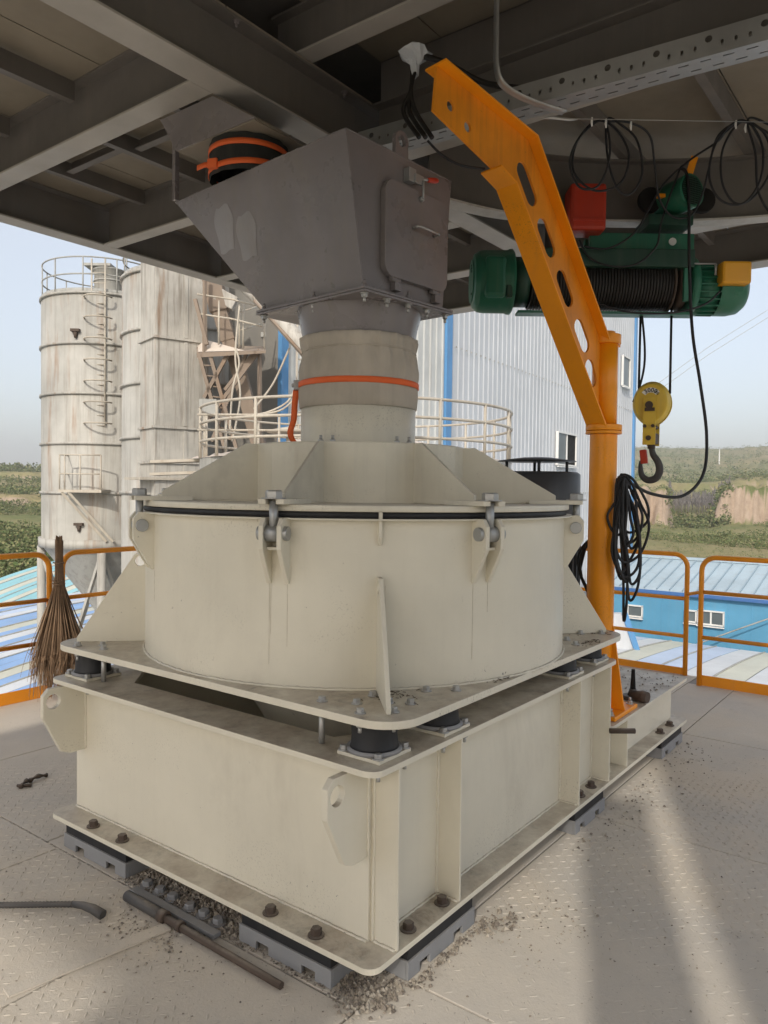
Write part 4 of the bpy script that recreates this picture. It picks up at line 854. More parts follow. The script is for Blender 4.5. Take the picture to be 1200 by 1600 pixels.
# ================================================================== BROOM
br = thing('twig_broom', 'twig besom broom leaning upside up against the left railing', 'broom', (1.24, 3.9, 0))
b = MB()
for i in range(760):
    a = random.random() * 6.283; q = math.sqrt(random.random()); r0 = .036 * q; z1 = U(.02, .24) if q < .8 else U(.12, .4)
    sp = .175 * q * U(.55, 1.3); w1 = U(-.02, .02); side = V((math.cos(a), math.sin(a) * .55, 0))
    base_ = V((1.235, 3.90, 0)); sh = -.035 * q
    P = [base_ + side * r0 * .8 + Z_ * (U(1.0, 1.2) if i % 3 == 0 else U(.85, 1.05)), base_ + side * r0 * 1.1 + Z_ * .84, base_ + side * (r0 * 1.1 + .45 * sp) + Z_ * .60, base_ + side * (r0 + sp * .95) + V((w1, w1, .36)), base_ + side * (r0 + sp * .95) + V((sh + w1 * 2, -.02, z1))]
    P = spline(P, 4)
    b.tube(P, [.0042 - .0031 * k / (len(P) - 1) for k in range(len(P))], 4, caps=False)
b.build('twigs', 'twig', br, recalc=False)
MB().tube([(1.235, 3.90, .62), (1.23, 3.903, .80), (1.228, 3.905, .95)], [.028, .020, .012], 12).build('handle', 'wood', br)
for z, r_ in ((1.0, .036), (.865, .042), (.845, .043)): MB().tube([(1.232 + r_ * math.cos(R(20 * i)), 3.902 + r_ * math.sin(R(20 * i)), z + .004 * math.sin(i)) for i in range(18)], .005, 5, True).build('binding', 'twig', br)
# ================================================================== LOOSE THINGS ON THE DECK
pb = thing('pry_bar', 'ribbed dark pry bar with flattened tip lying at the left edge', 'pry bar', (-.33, 1.31, .02))
a_, c_ = V((-.62, 1.665, .018)), V((-.245, 1.215, .018)); P = []; rr = []
for i in range(90):
    P.append(a_.lerp(c_, i / 89)); rr.append(.0118 if i % 2 else .0102)
MB().tube(P, rr, 10).build('shaft', 'rebar', pb)
MB().tube([c_, V((-.228, 1.17, .021)), V((-.222, 1.12, .024)), V((-.212, 1.07, .014))], [.011, .014, .017, .018], 10).build('flattened_tip', 'rebar', pb)
rpipe = thing('rusty_pipe', 'rusty steel pipe with a fatter sleeve end in front of the base', 'pipe', (-.09, .70, .02))
MB().tube([(-.088, 1.105, .021), (-.090, .90, .021)], .020, 16).build('sleeve_end', 'rebar', rpipe)
MB().cyl((-.090, .90, .021), (-.090, .865, .021), .0225, seg=16).build('collar', 'rusty', rpipe); MB().cyl((-.091, .80, .020), (-.091, .775, .020), .019, seg=16).build('collar', 'rusty', rpipe)
MB().tube([(-.090, .90, .019), (-.092, .60, .016), (-.094, .285, .014)], [.0145, .013, .012], 14).build('pipe', 'rusty', rpipe)
ang = thing('bolted_flat_bar', 'grey flat bar with a row of six nuts lying in the gravel under the base', 'bar', (-.02, .90, 0))
MB().box(-.052, -.018, .655, 1.145, .001, .018).build('bar', 'foot_grey', ang, .002)
bolts('nut', bolt_mesh('grey_nut', 'foot_grey', .020, .018), [(.022, y, .004) for y in (1.133, 1.054, .977, .873, .797, .718)], ang)
scr = thing('metal_scrap', 'small twisted dark metal scrap on the deck left of the base', 'scrap', (.29, 2.5, 0))
MB().tube(spline([(.20, 2.46, .008), (.245, 2.49, .02), (.27, 2.50, .012), (.31, 2.50, .022), (.37, 2.51, .010)], 5), [.010 + .004 * math.sin(i * 1.3) for i in range(21)], 7).build('scrap', 'rusty', scr)
MB().tube([(.20, 2.49, .01), (.225, 2.46, .012), (.25, 2.44, .006)], .008, 6).build('offcut', 'rusty', scr)
tl_ = thing('mixing_tool', 'rusty grinder-like tool with a black spindle standing on the base extension', 'tool', (2.55, .07, .39))
MB().cyl((2.53, .10, .392), (2.53, .10, .412), .06, .055, 20).cyl((2.53, .10, .412), (2.53, .10, .45), .03, .018, 16).build('disc', 'rebar', tl_)
MB().tube([(2.53, .10, .45), (2.53, .10, .50), (2.53, .10, .56)], [.016, .013, .010], 12).build('spindle', 'void', tl_)
MB().tube([(2.50, .10, .42), (2.49, .03, .424), (2.485, .00, .424)], [.022, .034, .030], 14).build('handle', 'rusty', tl_)
sk = MB().tube([(1.90, -.005, .383), (1.985, -.10, .381)], .0135, 12).build('steel_rod', 'rusty'); tag(sk, 'short rusty rod sticking out under the crane base plate', 'rod')
gravel('gravel_spill', 'brown gravel spilled under and around the base frame', [
    (2600, lambda: (U(.0, .34), U(.60, 1.24), 0), (.004, .012)),
    (700, lambda: (g_(.07, .05), g_(.07, .05), 0), (.004, .012)),
    (500, lambda: (U(-.02, .02), U(.18, 1.3), 0), (.003, .008)),
    (260, lambda: (U(.16, .66), -.012 - abs(g_(0, .02)), 0), (.004, .011)),
    (170, lambda: (.75 + g_(0, .13), -.19 + g_(0, .10), 0), (.002, .007)),
    (60, lambda: (.65 + g_(0, .04), -.07 + g_(0, .03), 0), (.006, .016)),
    (200, lambda: (U(-.5, 3.3), U(-1.2, -.02), 0), (.002, .006)),
    (380, lambda: (U(-.9, -.02), U(.1, 2.2), 0), (.002, .006)),
    (160, lambda: (U(1.3, 3.2), -.02 - abs(g_(0, .12)), 0), (.004, .010)),
    (200, lambda: (-.16 + g_(0, .06), .86 + g_(0, .12), 0), (.003, .008)),
    (260, lambda: (U(2.4, 3.25), U(.02, .64), .391), (.003, .010)),
    (90, lambda: (1.05 + g_(0, .4), -.7 + g_(0, .16), 0), (.002, .005))])
paint('litter', (.10, .075, .05), .9, .6, 0, 0, 0); paint('drip_stain', (.42, .37, .28), .8, .6, 0, 0, 0)
b = MB()
for n, cx_, cy_, sxx, syy in ((90, .86, -.015, .09, .012), (170, 1.90, .14, .05, .05), (40, 1.62, -.01, .05, .02), (45, .30, .17, .05, .05)):
    for _ in range(n):
        x, y = cx_ + g_(0, sxx), cy_ + g_(0, syy); a = U(0, 6.28); L = U(.006, .022)
        if math.hypot(x - CX, y - CY) < DR + .006 or not (PX0 + .02 < x < PX1 - .02 and y > PY0 + .01): continue
        b.tube([(x, y, TP + .002), (x + L * math.cos(a), y + L * math.sin(a), TP + U(.001, .006))], .0013, 3, caps=False)
for ang_, offs in ((202.5, (-.034, -.028, .034)), (247.5, (-.034, .033)), (225, (.004,)), (160, (.01,))):
    for of in offs:
        aa = R(ang_) + of / DR; z0, z1_ = (1.23, TP + U(.05, .3)); P = [(CX + (DR + .0004) * math.cos(aa), CY + (DR + .0004) * math.sin(aa), z0 + (z1_ - z0) * k / 12) for k in range(13)]
        MB().tube(P, [.0006 * U(.4, 1.2) for _ in P], 4).build('dirty_drip', 'drip_stain', mill)
o = b.build('leaf_litter', 'litter', mill, kind='stuff', recalc=False)
# ================================================================== BACKGROUND: yard, silos, halls
GZ = -7.5
yard = MB().box(-60, 70, -60, 70, GZ - .3, GZ).build('yard_ground', 'yard_concrete' if 'yard_concrete' in M else 'powder'); yard['kind'] = 'structure'
def silo(label, c, r_, zs, ztop, zbot, name='storage_silo', top_rail=True, mat='silo_white', a_lad=None, cone=True):
    t = thing(name, label, 'silo', (c[0], c[1], GZ))
    MB().lathe([(r_, zbot), (r_, ztop), (r_ * .55, ztop + .25), (0, ztop + .35)], c, 72).build('shell', mat, t, recalc=False)
    for z in zs: MB().lathe([(r_ - .01, z - .035), (r_ + .055, z - .035), (r_ + .055, z + .035), (r_ - .01, z + .035)], c, 72).build('ring_flange', 'silo_white', t)
    if cone:
        MB().lathe([(r_ - .01, zbot), (r_ + .09, zbot), (r_ + .09, zbot - .28), (r_ - .02, zbot - .28)], c, 72).build('ring_beam', 'silo_white', t)
        MB().lathe([(r_ - .03, zbot - .28), (r_ * .16, zbot - 2.35), (r_ * .16, zbot - 2.7)], c, 48).build('discharge_cone', 'silo_grey', t)
        for k in range(8):
            MB().lathe([], c) if False else None
        for k in range(4):
            a = R(45 + 90 * k + 10); p_ = V((c[0] + r_ * math.cos(a), c[1] + r_ * math.sin(a), 0)); MB().cyl((p_.x, p_.y, zbot - .28), (p_.x, p_.y, GZ), .13, seg=12).build('leg', 'silo_white', t)
            a2 = R(45 + 90 * (k + 1) + 10); q = V((c[0] + r_ * math.cos(a2), c[1] + r_ * math.sin(a2), 0))
            MB().beam((p_.x, p_.y, zbot - .4), (q.x, q.y, GZ + .8), .09, .09).build('brace', 'silo_white', t); MB().beam((q.x, q.y, zbot - .4), (p_.x, p_.y, GZ + .8), .09, .09).build('brace', 'silo_white', t)
    if top_rail:
        rr = r_ * .985; rl = MB()
        for h in (1.05, .55): MB().tube([(c[0] + rr * math.cos(R(6 * i)), c[1] + rr * math.sin(R(6 * i)), ztop + h) for i in range(60)], .022, 6, True).build('top_rail', 'silo_grey', t)
        for i in range(12): a = R(30 * i + 8); MB().tube([(c[0] + rr * math.cos(a), c[1] + rr * math.sin(a), ztop - .05), (c[0] + rr * math.cos(a), c[1] + rr * math.sin(a), ztop + 1.05)], .02, 6).build('rail_post', 'silo_grey', t)
        MB().lathe([(rr - .02, ztop), (rr + .005, ztop), (rr + .005, ztop + .14), (rr - .02, ztop + .14)], c, 60).build('kick_plate', 'silo_grey', t)
    return t
def sz(py, dep, px=165): return 1.565 + (800 - py - 105 * 0 - 0) / 1190 * dep * 1.0 - (800 - (765 - (600 - px) * .0125)) / 1190 * dep
SD = 24.5; c1 = site((163 - 600) / 1190 * SD, SD)
z1 = [sz(y, SD) for y in (482, 554, 626, 698, 770)]
s1 = silo('tall dirty white ringed silo with railed top at the far left', (c1.x, c1.y), 1.86, z1, z1[0], sz(838, SD))
# vent filter, ladder with hoops, landing on the first silo
fc = site((170 - 600) / 1190 * (SD + .2), SD + .2)
MB().lathe([(.46, z1[0] + .1), (.46, z1[0] + 1.15), (.50, z1[0] + 1.17), (.50, z1[0] + 1.2), (0, z1[0] + 1.25)], (fc.x, fc.y), 28).lathe([(.47, z1[0] + .8), (.485, z1[0] + .8), (.485, z1[0] + .85), (.47, z1[0] + .85)], (fc.x, fc.y), 28).build('vent_filter', 'silo_grey', s1)
MB().obox(fc + Z_ * (z1[0] + 1.30) - RH * .25, (RH, FH, Z_ + RH * .12), (.42, .40, .04)).build('filter_lid', 'silo_grey', s1)
ld = site((186 - 600) / 1190 * SD, SD - 1.80); zl0, zl1 = sz(672, SD), z1[0] + 1.0
MB().tube([ld - RH * .20 + Z_ * zl0, ld - RH * .20 + Z_ * zl1], .025, 6).build('ladder_rail', 'pale_rail', s1); MB().tube([ld + RH * .20 + Z_ * zl0, ld + RH * .20 + Z_ * zl1], .025, 6).build('ladder_rail', 'pale_rail', s1)
for i in range(int((zl1 - zl0) / .3)): MB().tube([ld - RH * .2 + Z_ * (zl0 + .3 * i), ld + RH * .2 + Z_ * (zl0 + .3 * i)], .014, 5).build('rung', 'pale_rail', s1)
for i in range(7): MB().tube([ld + RH * (.40 * math.cos(t)) - FH * (.42 * math.sin(t)) + Z_ * (zl0 + .05 + .62 * i) for t in [math.pi * k / 12 for k in range(13)]], .026, 5).build('cage_hoop', 'pale_rail', s1)
for px, py in ((155, 537), (160, 815)): 
    q = site((px - 600) / 1190 * SD, SD - 1.9, sz(py, SD)); MB().obox(q, (RH, FH, Z_), (.13, .08, .04)).cyl(q - Z_ * .05, q - Z_ * .22, .07, .04, 10).build('level_sensor', 'rusty', s1)
lp = site((172 - 600) / 1190 * SD, SD - 2.0); zp = sz(767, SD)
MB().obox(lp + Z_ * zp, (RH, FH, Z_), (.62, .45, .04)).build('landing_floor', 'pale_rail', s1)
for h in (.5, 1.05): MB().tube([lp + RH * .6 - FH * .42 + Z_ * (zp + h), lp - RH * .6 - FH * .42 + Z_ * (zp + h), lp - RH * .6 + FH * .3 + Z_ * (zp + h)], .022, 6).build('landing_rail', 'pale_rail', s1)
for a in (-.6, -.45, .0, .6): MB().tube([lp + RH * a - FH * .42 + Z_ * zp, lp + RH * a - FH * .42 + Z_ * (zp + 1.05)], .022, 6).build('landing_post', 'pale_rail', s1)
for a in (-.55, -.35): MB().beam(lp + RH * a - FH * .4 + Z_ * (zp - .04), lp + RH * (a + 1.1) + FH * .15 + Z_ * (zp - 1.5), .07, .07).build('landing_strut', 'pale_rail', s1)
SD2 = 21.5; c2 = site((303 - 600) / 1190 * SD2, SD2)
s2_ = silo('second dirty white silo behind the rectangular elevator casing', (c2.x, c2.y), 1.94, [sz(y, SD2, 300) for y in (452, 535, 612, 690, 770)], sz(452, SD2, 300), GZ, cone=False)
# bucket elevator casing
ED = 17.6
el = thing('elevator_casing', 'tall white rust-stained rectangular bucket elevator casing between the silos', 'elevator', site(-5, ED, GZ))
eu = (RH * .80 + FH * .60).normalized(); en = (FH * .80 - RH * .60).normalized()      # the two faces meet at the front edge
ec = site((241 - 600) / 1190 * ED, ED)
wA, wB = 1.28, .98
def ez(py): return sz(py, ED, 260)
zz = [ez(y) for y in (330, 527, 667, 722, 860)]
for z0, z1_ in zip(zz[1:], zz): 
    MB().obox(ec + eu * wA / 2 + en * wB / 2 + Z_ * (z0 + z1_) / 2, (eu, en, Z_), (wA / 2, wB / 2, (z1_ - z0) / 2 - .03)).build('casing_section', 'casing_white', el, .01)
    MB().obox(ec + eu * wA * .58 - en * .006 + Z_ * (z0 + z1_) / 2, (eu, en, Z_), (.045, .012, (z1_ - z0) / 2 - .05)).build('panel_strip', 'casing_white', el)
for z in zz[1:4]: MB().obox(ec + eu * wA / 2 + en * wB / 2 + Z_ * z, (eu, en, Z_), (wA / 2 + .05, wB / 2 + .05, .030)).build('section_flange', 'casing_white', el, .008)
for z in (ez(748),): MB().obox(ec + eu * wA / 2 + en * wB / 2 + Z_ * z, (eu, en, Z_), (wA / 2 + .35, wB / 2 + .08, .03)).build('walkway_plate', 'pale_rail', el)
# dusty platform, chutes and braces to the right of the casing
pf = thing('dusty_platform', 'dust-covered steel platform with handrail and crossed braces right of the elevator casing', 'platform', site(-3.5, ED, GZ))
PD = 17.4
def pp(px, py, d=PD): return site((px - 600) / 1190 * d, d, sz(py, d, px))
MB().add([pp(306, 552), pp(413, 549, 17.0), pp(413, 543, 18.6), pp(306, 538, 18.8), pp(306, 560), pp(413, 553, 17.0), pp(413, 548, 18.6), pp(306, 545, 18.8)], [(0, 1, 2, 3), (4, 7, 6, 5), (0, 4, 5, 1), (1, 5, 6, 2), (2, 6, 7, 3), (3, 7, 4, 0)]).build('platform_floor', 'dusty_steel', pf)
MB().add([pp(308, 551), pp(380, 549, 17.2), pp(345, 545, 18.2), pp(308, 540, 18.4), pp(322, 533, 17.8)], [(0, 1, 4), (1, 2, 4), (2, 3, 4), (3, 0, 4)]).build('dust_heap', 'powder', pf)
for (a, b_) in (((404, 548), (312, 672)), ((356, 552), (318, 622)), ((310, 556), (334, 640)), ((327, 556), (370, 705)), ((303, 470), (322, 540))): MB().beam(pp(*a), pp(*b_), .10, .08).build('brace', 'dusty_steel', pf)
for py in (462, 492): MB().tube([pp(306, py), pp(360, py + 8), pp(408, py + 20, 17.0)], .022, 6).build('handrail', 'pale_rail', pf)
for py in (490, 518): MB().tube([pp(372, py), pp(405, py - 10, 18.2)], .02, 6).build('handrail', 'pale_rail', pf)
for px, py in ((340, 540), (372, 545), (378, 545), (411, 548)): MB().tube([pp(px, py), pp(px, py - 68)], .022, 6).build('rail_post', 'pale_rail', pf)
for i in range(9):
    t = i / 9; a_, c_ = V(pp(310, 556)).lerp(V(pp(350, 700)), t), V(pp(327, 556)).lerp(V(pp(370, 705)), t); MB().tube([a_, c_], .02, 5).build('ladder_rung', 'dusty_steel', pf)
for a, b_ in (((310, 556), (350, 700)), ((404, 552), (404, 700)), ((384, 552), (330, 690)), ((318, 430), (318, 552)), ((395, 552), (350, 610))): MB().beam(pp(*a), pp(*b_), .07, .07).build('brace', 'dusty_steel', pf)
chu = thing('dusty_chute', 'dust-caked square chute dropping diagonally through the dusty platform', 'chute', pp(360, 600))
for a, b_, w_ in (((330, 440), (342, 490), .42), ((340, 480), (356, 535), .34), ((352, 525), (372, 580), .30), ((370, 575), (405, 700), .32)): MB().beam(pp(*a, 17.9), pp(*b_, 17.9), w_, w_, FH).build('chute_section', 'dusty_steel', chu, .02)
MB().beam(pp(336, 462, 17.8), pp(366, 478, 17.8), .22, .32).build('chute_hood', 'casing_white', chu, .02)
pq = thing('transfer_pipe', 'thick pale pipe slanting down from the platform edge behind the canvas sleeve', 'pipe', pp(420, 500, 16))
MB().tube(spline([pp(346, 432, 16.6), pp(372, 442, 16.4), pp(395, 460, 16.2), pp(435, 502, 15.9), pp(480, 552, 15.6)], 6), .17, 18).build('pipe', 'casing_white', pq)
MB().tube([pp(395, 472, 16.0), pp(435, 515, 15.7), pp(478, 563, 15.4)], .035, 6).build('pipe_rail', 'dusty_steel', pq)
bx_ = MB().obox(pp(325, 636, 17.0), (RH, FH, Z_), (.19, .1, .16)).build('junction_box', 'silo_grey'); tag(bx_, 'grey junction box low on the dusty braces', 'box')
for i, P in enumerate(([(372, 480), (366, 560), (374, 620), (362, 690)], [(366, 545), (372, 570), (362, 610), (358, 680)], [(450, 545), (425, 600), (395, 640)], [(462, 600), (448, 628), (415, 645), (380, 650)], [(470, 612), (440, 640), (405, 648)])):
    cable(['sagging pale cable right of the dusty chute, longest', 'thin pale cable crossing the dusty chute', 'taut pale cable slanting past the blue column', 'pale cable drooping below the blue column, upper', 'pale cable drooping below the blue column, lower'][i], [pp(*q, 16.2) for q in P], .022, 'pale_rail', 6, 'dusty_cable')
# powder-topped silo just beyond the drum
ND = 13.6; nc = site((556 - 600) / 1190 * ND, ND)
ns = thing('powder_silo', 'round silo top with pale handrail and powder heap just behind the drum', 'silo', (nc.x, nc.y, GZ))
def nz_(py): return sz(py, ND, 560)
zt_ = nz_(722); NR = 2.72
MB().lathe([(NR, GZ), (NR, zt_)], (nc.x, nc.y), 72).build('shell', 'silo_white', ns, recalc=False)
MB().lathe([(NR, zt_), (NR * .8, zt_ + .12), (NR * .3, zt_ + .42), (0, zt_ + .5)], (nc.x, nc.y), 72, fn=lambda t, z: .05 * math.sin(5 * t + z * 9) + .03 * math.sin(13 * t)).build('powder_heap', 'powder', ns, recalc=False)
for h in (nz_(648), nz_(672), nz_(698)):
    MB().tube([(nc.x + NR * 1.0 * math.cos(R(5 * i)), nc.y + NR * 1.0 * math.sin(R(5 * i)), h) for i in range(72)], .024, 6, True).build('handrail', 'pale_rail', ns)
for i in range(18): a = R(20 * i + 6); MB().tube([(nc.x + NR * math.cos(a), nc.y + NR * math.sin(a), zt_), (nc.x + NR * math.cos(a), nc.y + NR * math.sin(a), nz_(648))], .026, 6).build('rail_post', 'pale_rail', ns)
hd = site((445 - 600) / 1190 * ND, ND + .5); MB().cyl(hd + Z_ * (zt_), hd + Z_ * nz_(675), .05, seg=8).lathe([(.0, nz_(668)), (.40, nz_(675)), (.42, nz_(672)), (0, nz_(664))], (hd.x, hd.y), 20).build('vent_hat', 'pale_rail', ns)
for px in (322, 435): q = site((px - 600) / 1190 * 12.6, 12.6); MB().tube([q + Z_ * nz_(735), q + Z_ * sz(650, 12.6, px)], .022, 6).build('walkway_post', 'pale_rail', ns)
for py in (648, 672): MB().tube([site((308 - 600) / 1190 * 12.6, 12.6, sz(py, 12.6, 308)), site((490 - 600) / 1190 * 12.6, 12.6, sz(py + 1, 12.6, 490))], .020, 6).build('walkway_rail', 'pale_rail', ns)
fp = site((395 - 600) / 1190 * 13.2, 13.2, sz(716, 13.2, 395))
for py, th in ((722, .05), (741, .05)): MB().beam(site((240 - 600) / 1190 * 14, 14, sz(py, 14, 240)), site((480 - 600) / 1190 * 14, 14, sz(py - 8, 14, 480)), .5, th).build('walkway_beam', 'pale_rail', ns)
hpv = []; b = MB(); N = 26
for i in range(N):
    for j in range(8):
        px = 300 + 185 * i / (N - 1); k = j / 7; bump = (14 * math.exp(-((px - 440) / 40) ** 2) + 8 * math.exp(-((px - 350) / 30) ** 2) + 2.5 * math.sin(px * .21)) * math.sin(math.pi * min(1, k * 1.1))
        hpv.append(site((px - 600) / 1190 * (12.8 + 1.6 * k), 12.8 + 1.6 * k, sz(716 - bump, 12.8 + 1.6 * k, px)))
b.add(hpv, [(i * 8 + j, i * 8 + 8 + j, i * 8 + 9 + j, i * 8 + 1 + j) for i in range(N - 1) for j in range(7)], True); b.build('powder_drift', 'powder', ns)
# ---- white sheet-metal hall
hall = thing('white_hall', 'tall white corrugated sheet hall with blue corner trims behind the crane', 'building', (30, 14, GZ))
W0 = V((20.2, 12.7, 0)); WU = V((.996, .087, 0)); WN = V((.087, -.996, 0))
def wall_corr(o, u, n, t0, t1, z0, z1_, pitch, depth, name, mat, parent, edge=None):
    b = MB(); P = []; t = t0; k = 0
    while t <= t1:
        P.append((t, 0)); P.append((t + pitch * .55, 0)); P.append((t + pitch * .66, depth)); P.append((t + pitch * .89, depth)); t += pitch
    vs = []
    for a, d in P:
        q = o + u * a + n * d; vs += [V((q.x, q.y, z0)), V((q.x, q.y, z1_ if edge is None else edge(a)))]
    b.add(vs, [(2 * i, 2 * i + 2, 2 * i + 3, 2 * i + 1) for i in range(len(P) - 1)])
    return b.build(name, mat, parent, recalc=False)
for i, (a, c) in enumerate(((-8.6, -.16), (.16, 12.3), (12.3, 24.7))):
    wall_corr(W0, WU, WN, a, c, GZ, 13.5, .42, .026, 'wall_sheet', 'sheet_dirty' if i == 0 else 'sheet_white', hall)
MB().obox(W0 + WU * 8.05 - WN * 1.3 + Z_ * 2.9, (WU, WN, Z_), (16.4, 1.0, 10.4)).build('core', 'wall_dark', hall)
MB().obox(W0 + Z_ * 3 + WN * .06, (WU, WN, Z_), (.20, .05, 10.4)).build('corner_trim', 'trim_blue', hall)
MB().obox(W0 + WU * -8.62 + Z_ * 3 + WN * .02, (WU, WN, Z_), (.13, .06, 10.4)).build('corner_trim', 'trim_blue', hall)
MB().obox(W0 + WU * 24.7 + Z_ * 3 + WN * .02, (WU, WN, Z_), (.16, .10, 10.4)).build('corner_trim', 'trim_blue', hall)
for z in (sz(548, 27, 720), sz(770, 35, 915)): 
    b = MB()
    for i in range(60): q = W0 + WU * (.6 + i * .4) + WN * .055 + Z_ * z; b.obox(q, (WU, WN, Z_), (.03, .01, .03))
    b.build('screw_row', 'silo_grey', hall, kind='stuff')
def window(parent, c, u, n, w_, h, panes=2, dark=(1,), open_=None):
    f = MB(); t = .032
    for a, z, hw, hz in ((0, h / 2, w_ / 2 + t, t), (0, -h / 2, w_ / 2 + t, t), (-w_ / 2, 0, t, h / 2), (w_ / 2, 0, t, h / 2)): f.obox(c + u * a + Z_ * z + n * .05, (u, n, Z_), (hw, .06, hz))
    o = f.build('window_frame', 'frame_white', parent)
    for i in range(panes):
        x = -w_ / 2 + w_ * (i + .5) / panes
        MB().obox(c + u * x + n * .02, (u, n, Z_), (w_ / panes / 2 - .01, .012, h / 2 - .03)).build('pane', 'void' if i in dark else 'window_glass', o)  # dark ones are near-black sheets standing for the shade in an open window
        if i: MB().obox(c + u * (-w_ / 2 + w_ * i / panes) + n * .05, (u, n, Z_), (.035, .03, h / 2)).build('mullion', 'frame_white', o)
    MB().obox(c - Z_ * (h / 2 + .09) + n * .12, (u, n, Z_), (w_ / 2 + .05, .06, .025)).build('sill', 'frame_white', o)
def wall_at(px):      # reach along the hall wall seen in direction px
    k = (px - 600) / 1190; lat0 = (W0 - EYE).dot(RH); d0 = (W0 - EYE).dot(FH)
    t = (k * d0 - lat0) / (WU.dot(RH) - k * WU.dot(FH)); return t, d0 + t * WU.dot(FH)
t0, d0 = wall_at(866); t1, d1 = wall_at(895); tm_, dm = wall_at(881)
window(hall, W0 + WU * (t0 + t1) / 2 + WN * .05 + Z_ * ((sz(678, dm, 880) + sz(727, dm, 880)) / 2), WU, WN, t1 - t0, sz(678, dm, 880) - sz(727, dm, 880), 2, (1,))
t0, d0 = wall_at(966); t1, d1 = wall_at(977); dm = (d0 + d1) / 2
window(hall, W0 + WU * (t0 + t1) / 2 + WN * .05 + Z_ * ((sz(560, dm, 970) + sz(605, dm, 970)) / 2), WU, WN, t1 - t0, sz(560, dm, 970) - sz(605, dm, 970), 1, ())
tl0, _ = wall_at(455); ldc = W0 + WU * tl0 + WN * .35
for s_ in (-.25, .25): MB().tube([ldc + WU * s_ + Z_ * -2, ldc + WU * s_ + Z_ * 7], .03, 6).build('wall_ladder_rail', 'pale_rail', hall)
for i in range(28): MB().tube([ldc - WU * .25 + Z_ * (-2 + .32 * i), ldc + WU * .25 + Z_ * (-2 + .32 * i)], .018, 5).build('wall_ladder_rung', 'pale_rail', hall)
# lean-to at the foot of the hall
lt = MB().add([site(.318 * 30, 30, sz(960, 30, 980)), site(.345 * 30, 30, sz(1050, 30, 1008)), site(.29 * 30, 30, sz(1050, 30, 945)), site(.29 * 30, 30, sz(960, 30, 945)), site(.318 * 30, 30.4, sz(960, 30, 980)), site(.345 * 30, 30.4, sz(1050, 30, 1008)), site(.29 * 30, 30.4, sz(1050, 30, 945)), site(.29 * 30, 30.4, sz(960, 30, 945))], [(0, 1, 2, 3), (4, 7, 6, 5), (0, 4, 5, 1), (3, 2, 6, 7), (0, 3, 7, 4), (1, 5, 6, 2)]).build('sloped_panel', 'sheet_white', hall)
MB().beam(site(.318 * 30, 29.95, sz(958, 30, 980)), site(.346 * 30, 29.95, sz(1052, 30, 1009)), .22, .12, FH).build('panel_trim', 'trim_blue', hall)
# low grey annex with railed roof between silo and hall
an = thing('grey_annex', 'low dark annex with railed roof between second silo and hall', 'building', pp(424, 700, 20))
AD = 19.6; a0_, a1_ = (409 - 600) / 1190 * AD, (438 - 600) / 1190 * AD
q = site((a0_ + a1_) / 2, AD + .8); za = sz(531, AD, 425); MB().obox(V((q.x, q.y, (za + GZ) / 2)), (RH, FH, Z_), ((a1_ - a0_) / 2, .8, (za - GZ) / 2)).build('wall', 'wall_dark', an)
MB().obox(V((q.x, q.y, za + .06)) - FH * .1, (RH, FH, Z_), ((a1_ - a0_) / 2 + .02, .95, .06)).build('roof_slab', 'silo_grey', an)
for py in (576, 638): MB().obox(V((q.x, q.y, sz(py, AD, 425))) - FH * .8, (RH, FH, Z_), ((a1_ - a0_) / 2, .03, .025)).build('wall_girt', 'silo_grey', an)
for h in (.3, .6): MB().tube([site(a0_, AD, za + h), site(a1_, AD, za + h)], .018, 6).build('roof_rail', 'silo_grey', an)
for i in range(5): x = a0_ + (a1_ - a0_) * i / 4; MB().tube([site(x, AD, za), site(x, AD, za + .62)], .018, 6).build('rail_post', 'silo_grey', an)
# ---- arched roofs
def vault(label, y0, y1, x0, x1, fz, cols, step):
    t = thing('arched_hall', label, 'building', ((x0 + x1) / 2, (y0 + y1) / 2, GZ)); n = int((y1 - y0) / step)
    for i in range(n):
        a = y0 + i * step; b_ = a + step; vs = []
        xs = [x0 + (x1 - x0) * k / 28 for k in range(29)]
        for x in xs: vs += [(x, a + .012, fz(x)), (x, b_ - .012, fz(x))]
        MB().add(vs, [(2 * k, 2 * k + 2, 2 * k + 3, 2 * k + 1) for k in range(28)], True).build('roof_sheet', cols(i), t, recalc=False)
        if i % 2 == 0: MB().tube([(x, a, fz(x) + .02) for x in xs], .035, 5).build('roof_seam', 'silo_grey', t)
    MB().box(x0 + .3, x1 - .3, y0 + .3, y1 - .3, GZ, min(fz(x0), fz(x1)) - .3).build('wall', 'silo_grey', t)
vault('teal and cream striped arched roof at the far left', 39.5, 53.1, 17.0, 58.0, lambda x: -3.26 - .0104 * (x - 38) ** 2, lambda i: ['vault_teal', 'vault_teal', 'vault_cream', 'vault_teal', 'vault_teal', 'vault_cream'][i % 6], .85)
vault('blue and white striped arched roof at the left, behind the broom', 20.5, 38.9, 2.0, 46.0, lambda x: -4.35 - .0062 * (x - 25) ** 2, lambda i: ['vault_blue', 'vault_blue', 'vault_white', 'vault_paleblue', 'vault_blue', 'vault_white', 'vault_blue', 'vault_cream'][i % 8], .80)
vault('pale white and blue arched roof at the right, below the guard rails', -14.0, 11.6, 10.0, 33.0, lambda x: -4.42 - .0042 * (x - 21) ** 2, lambda i: ['vault_white', 'vault_paleblue', 'vault_white', 'vault_cream', 'vault_white', 'vault_paleblue', 'vault_paleblue', 'vault_cream'][i % 8], .95)
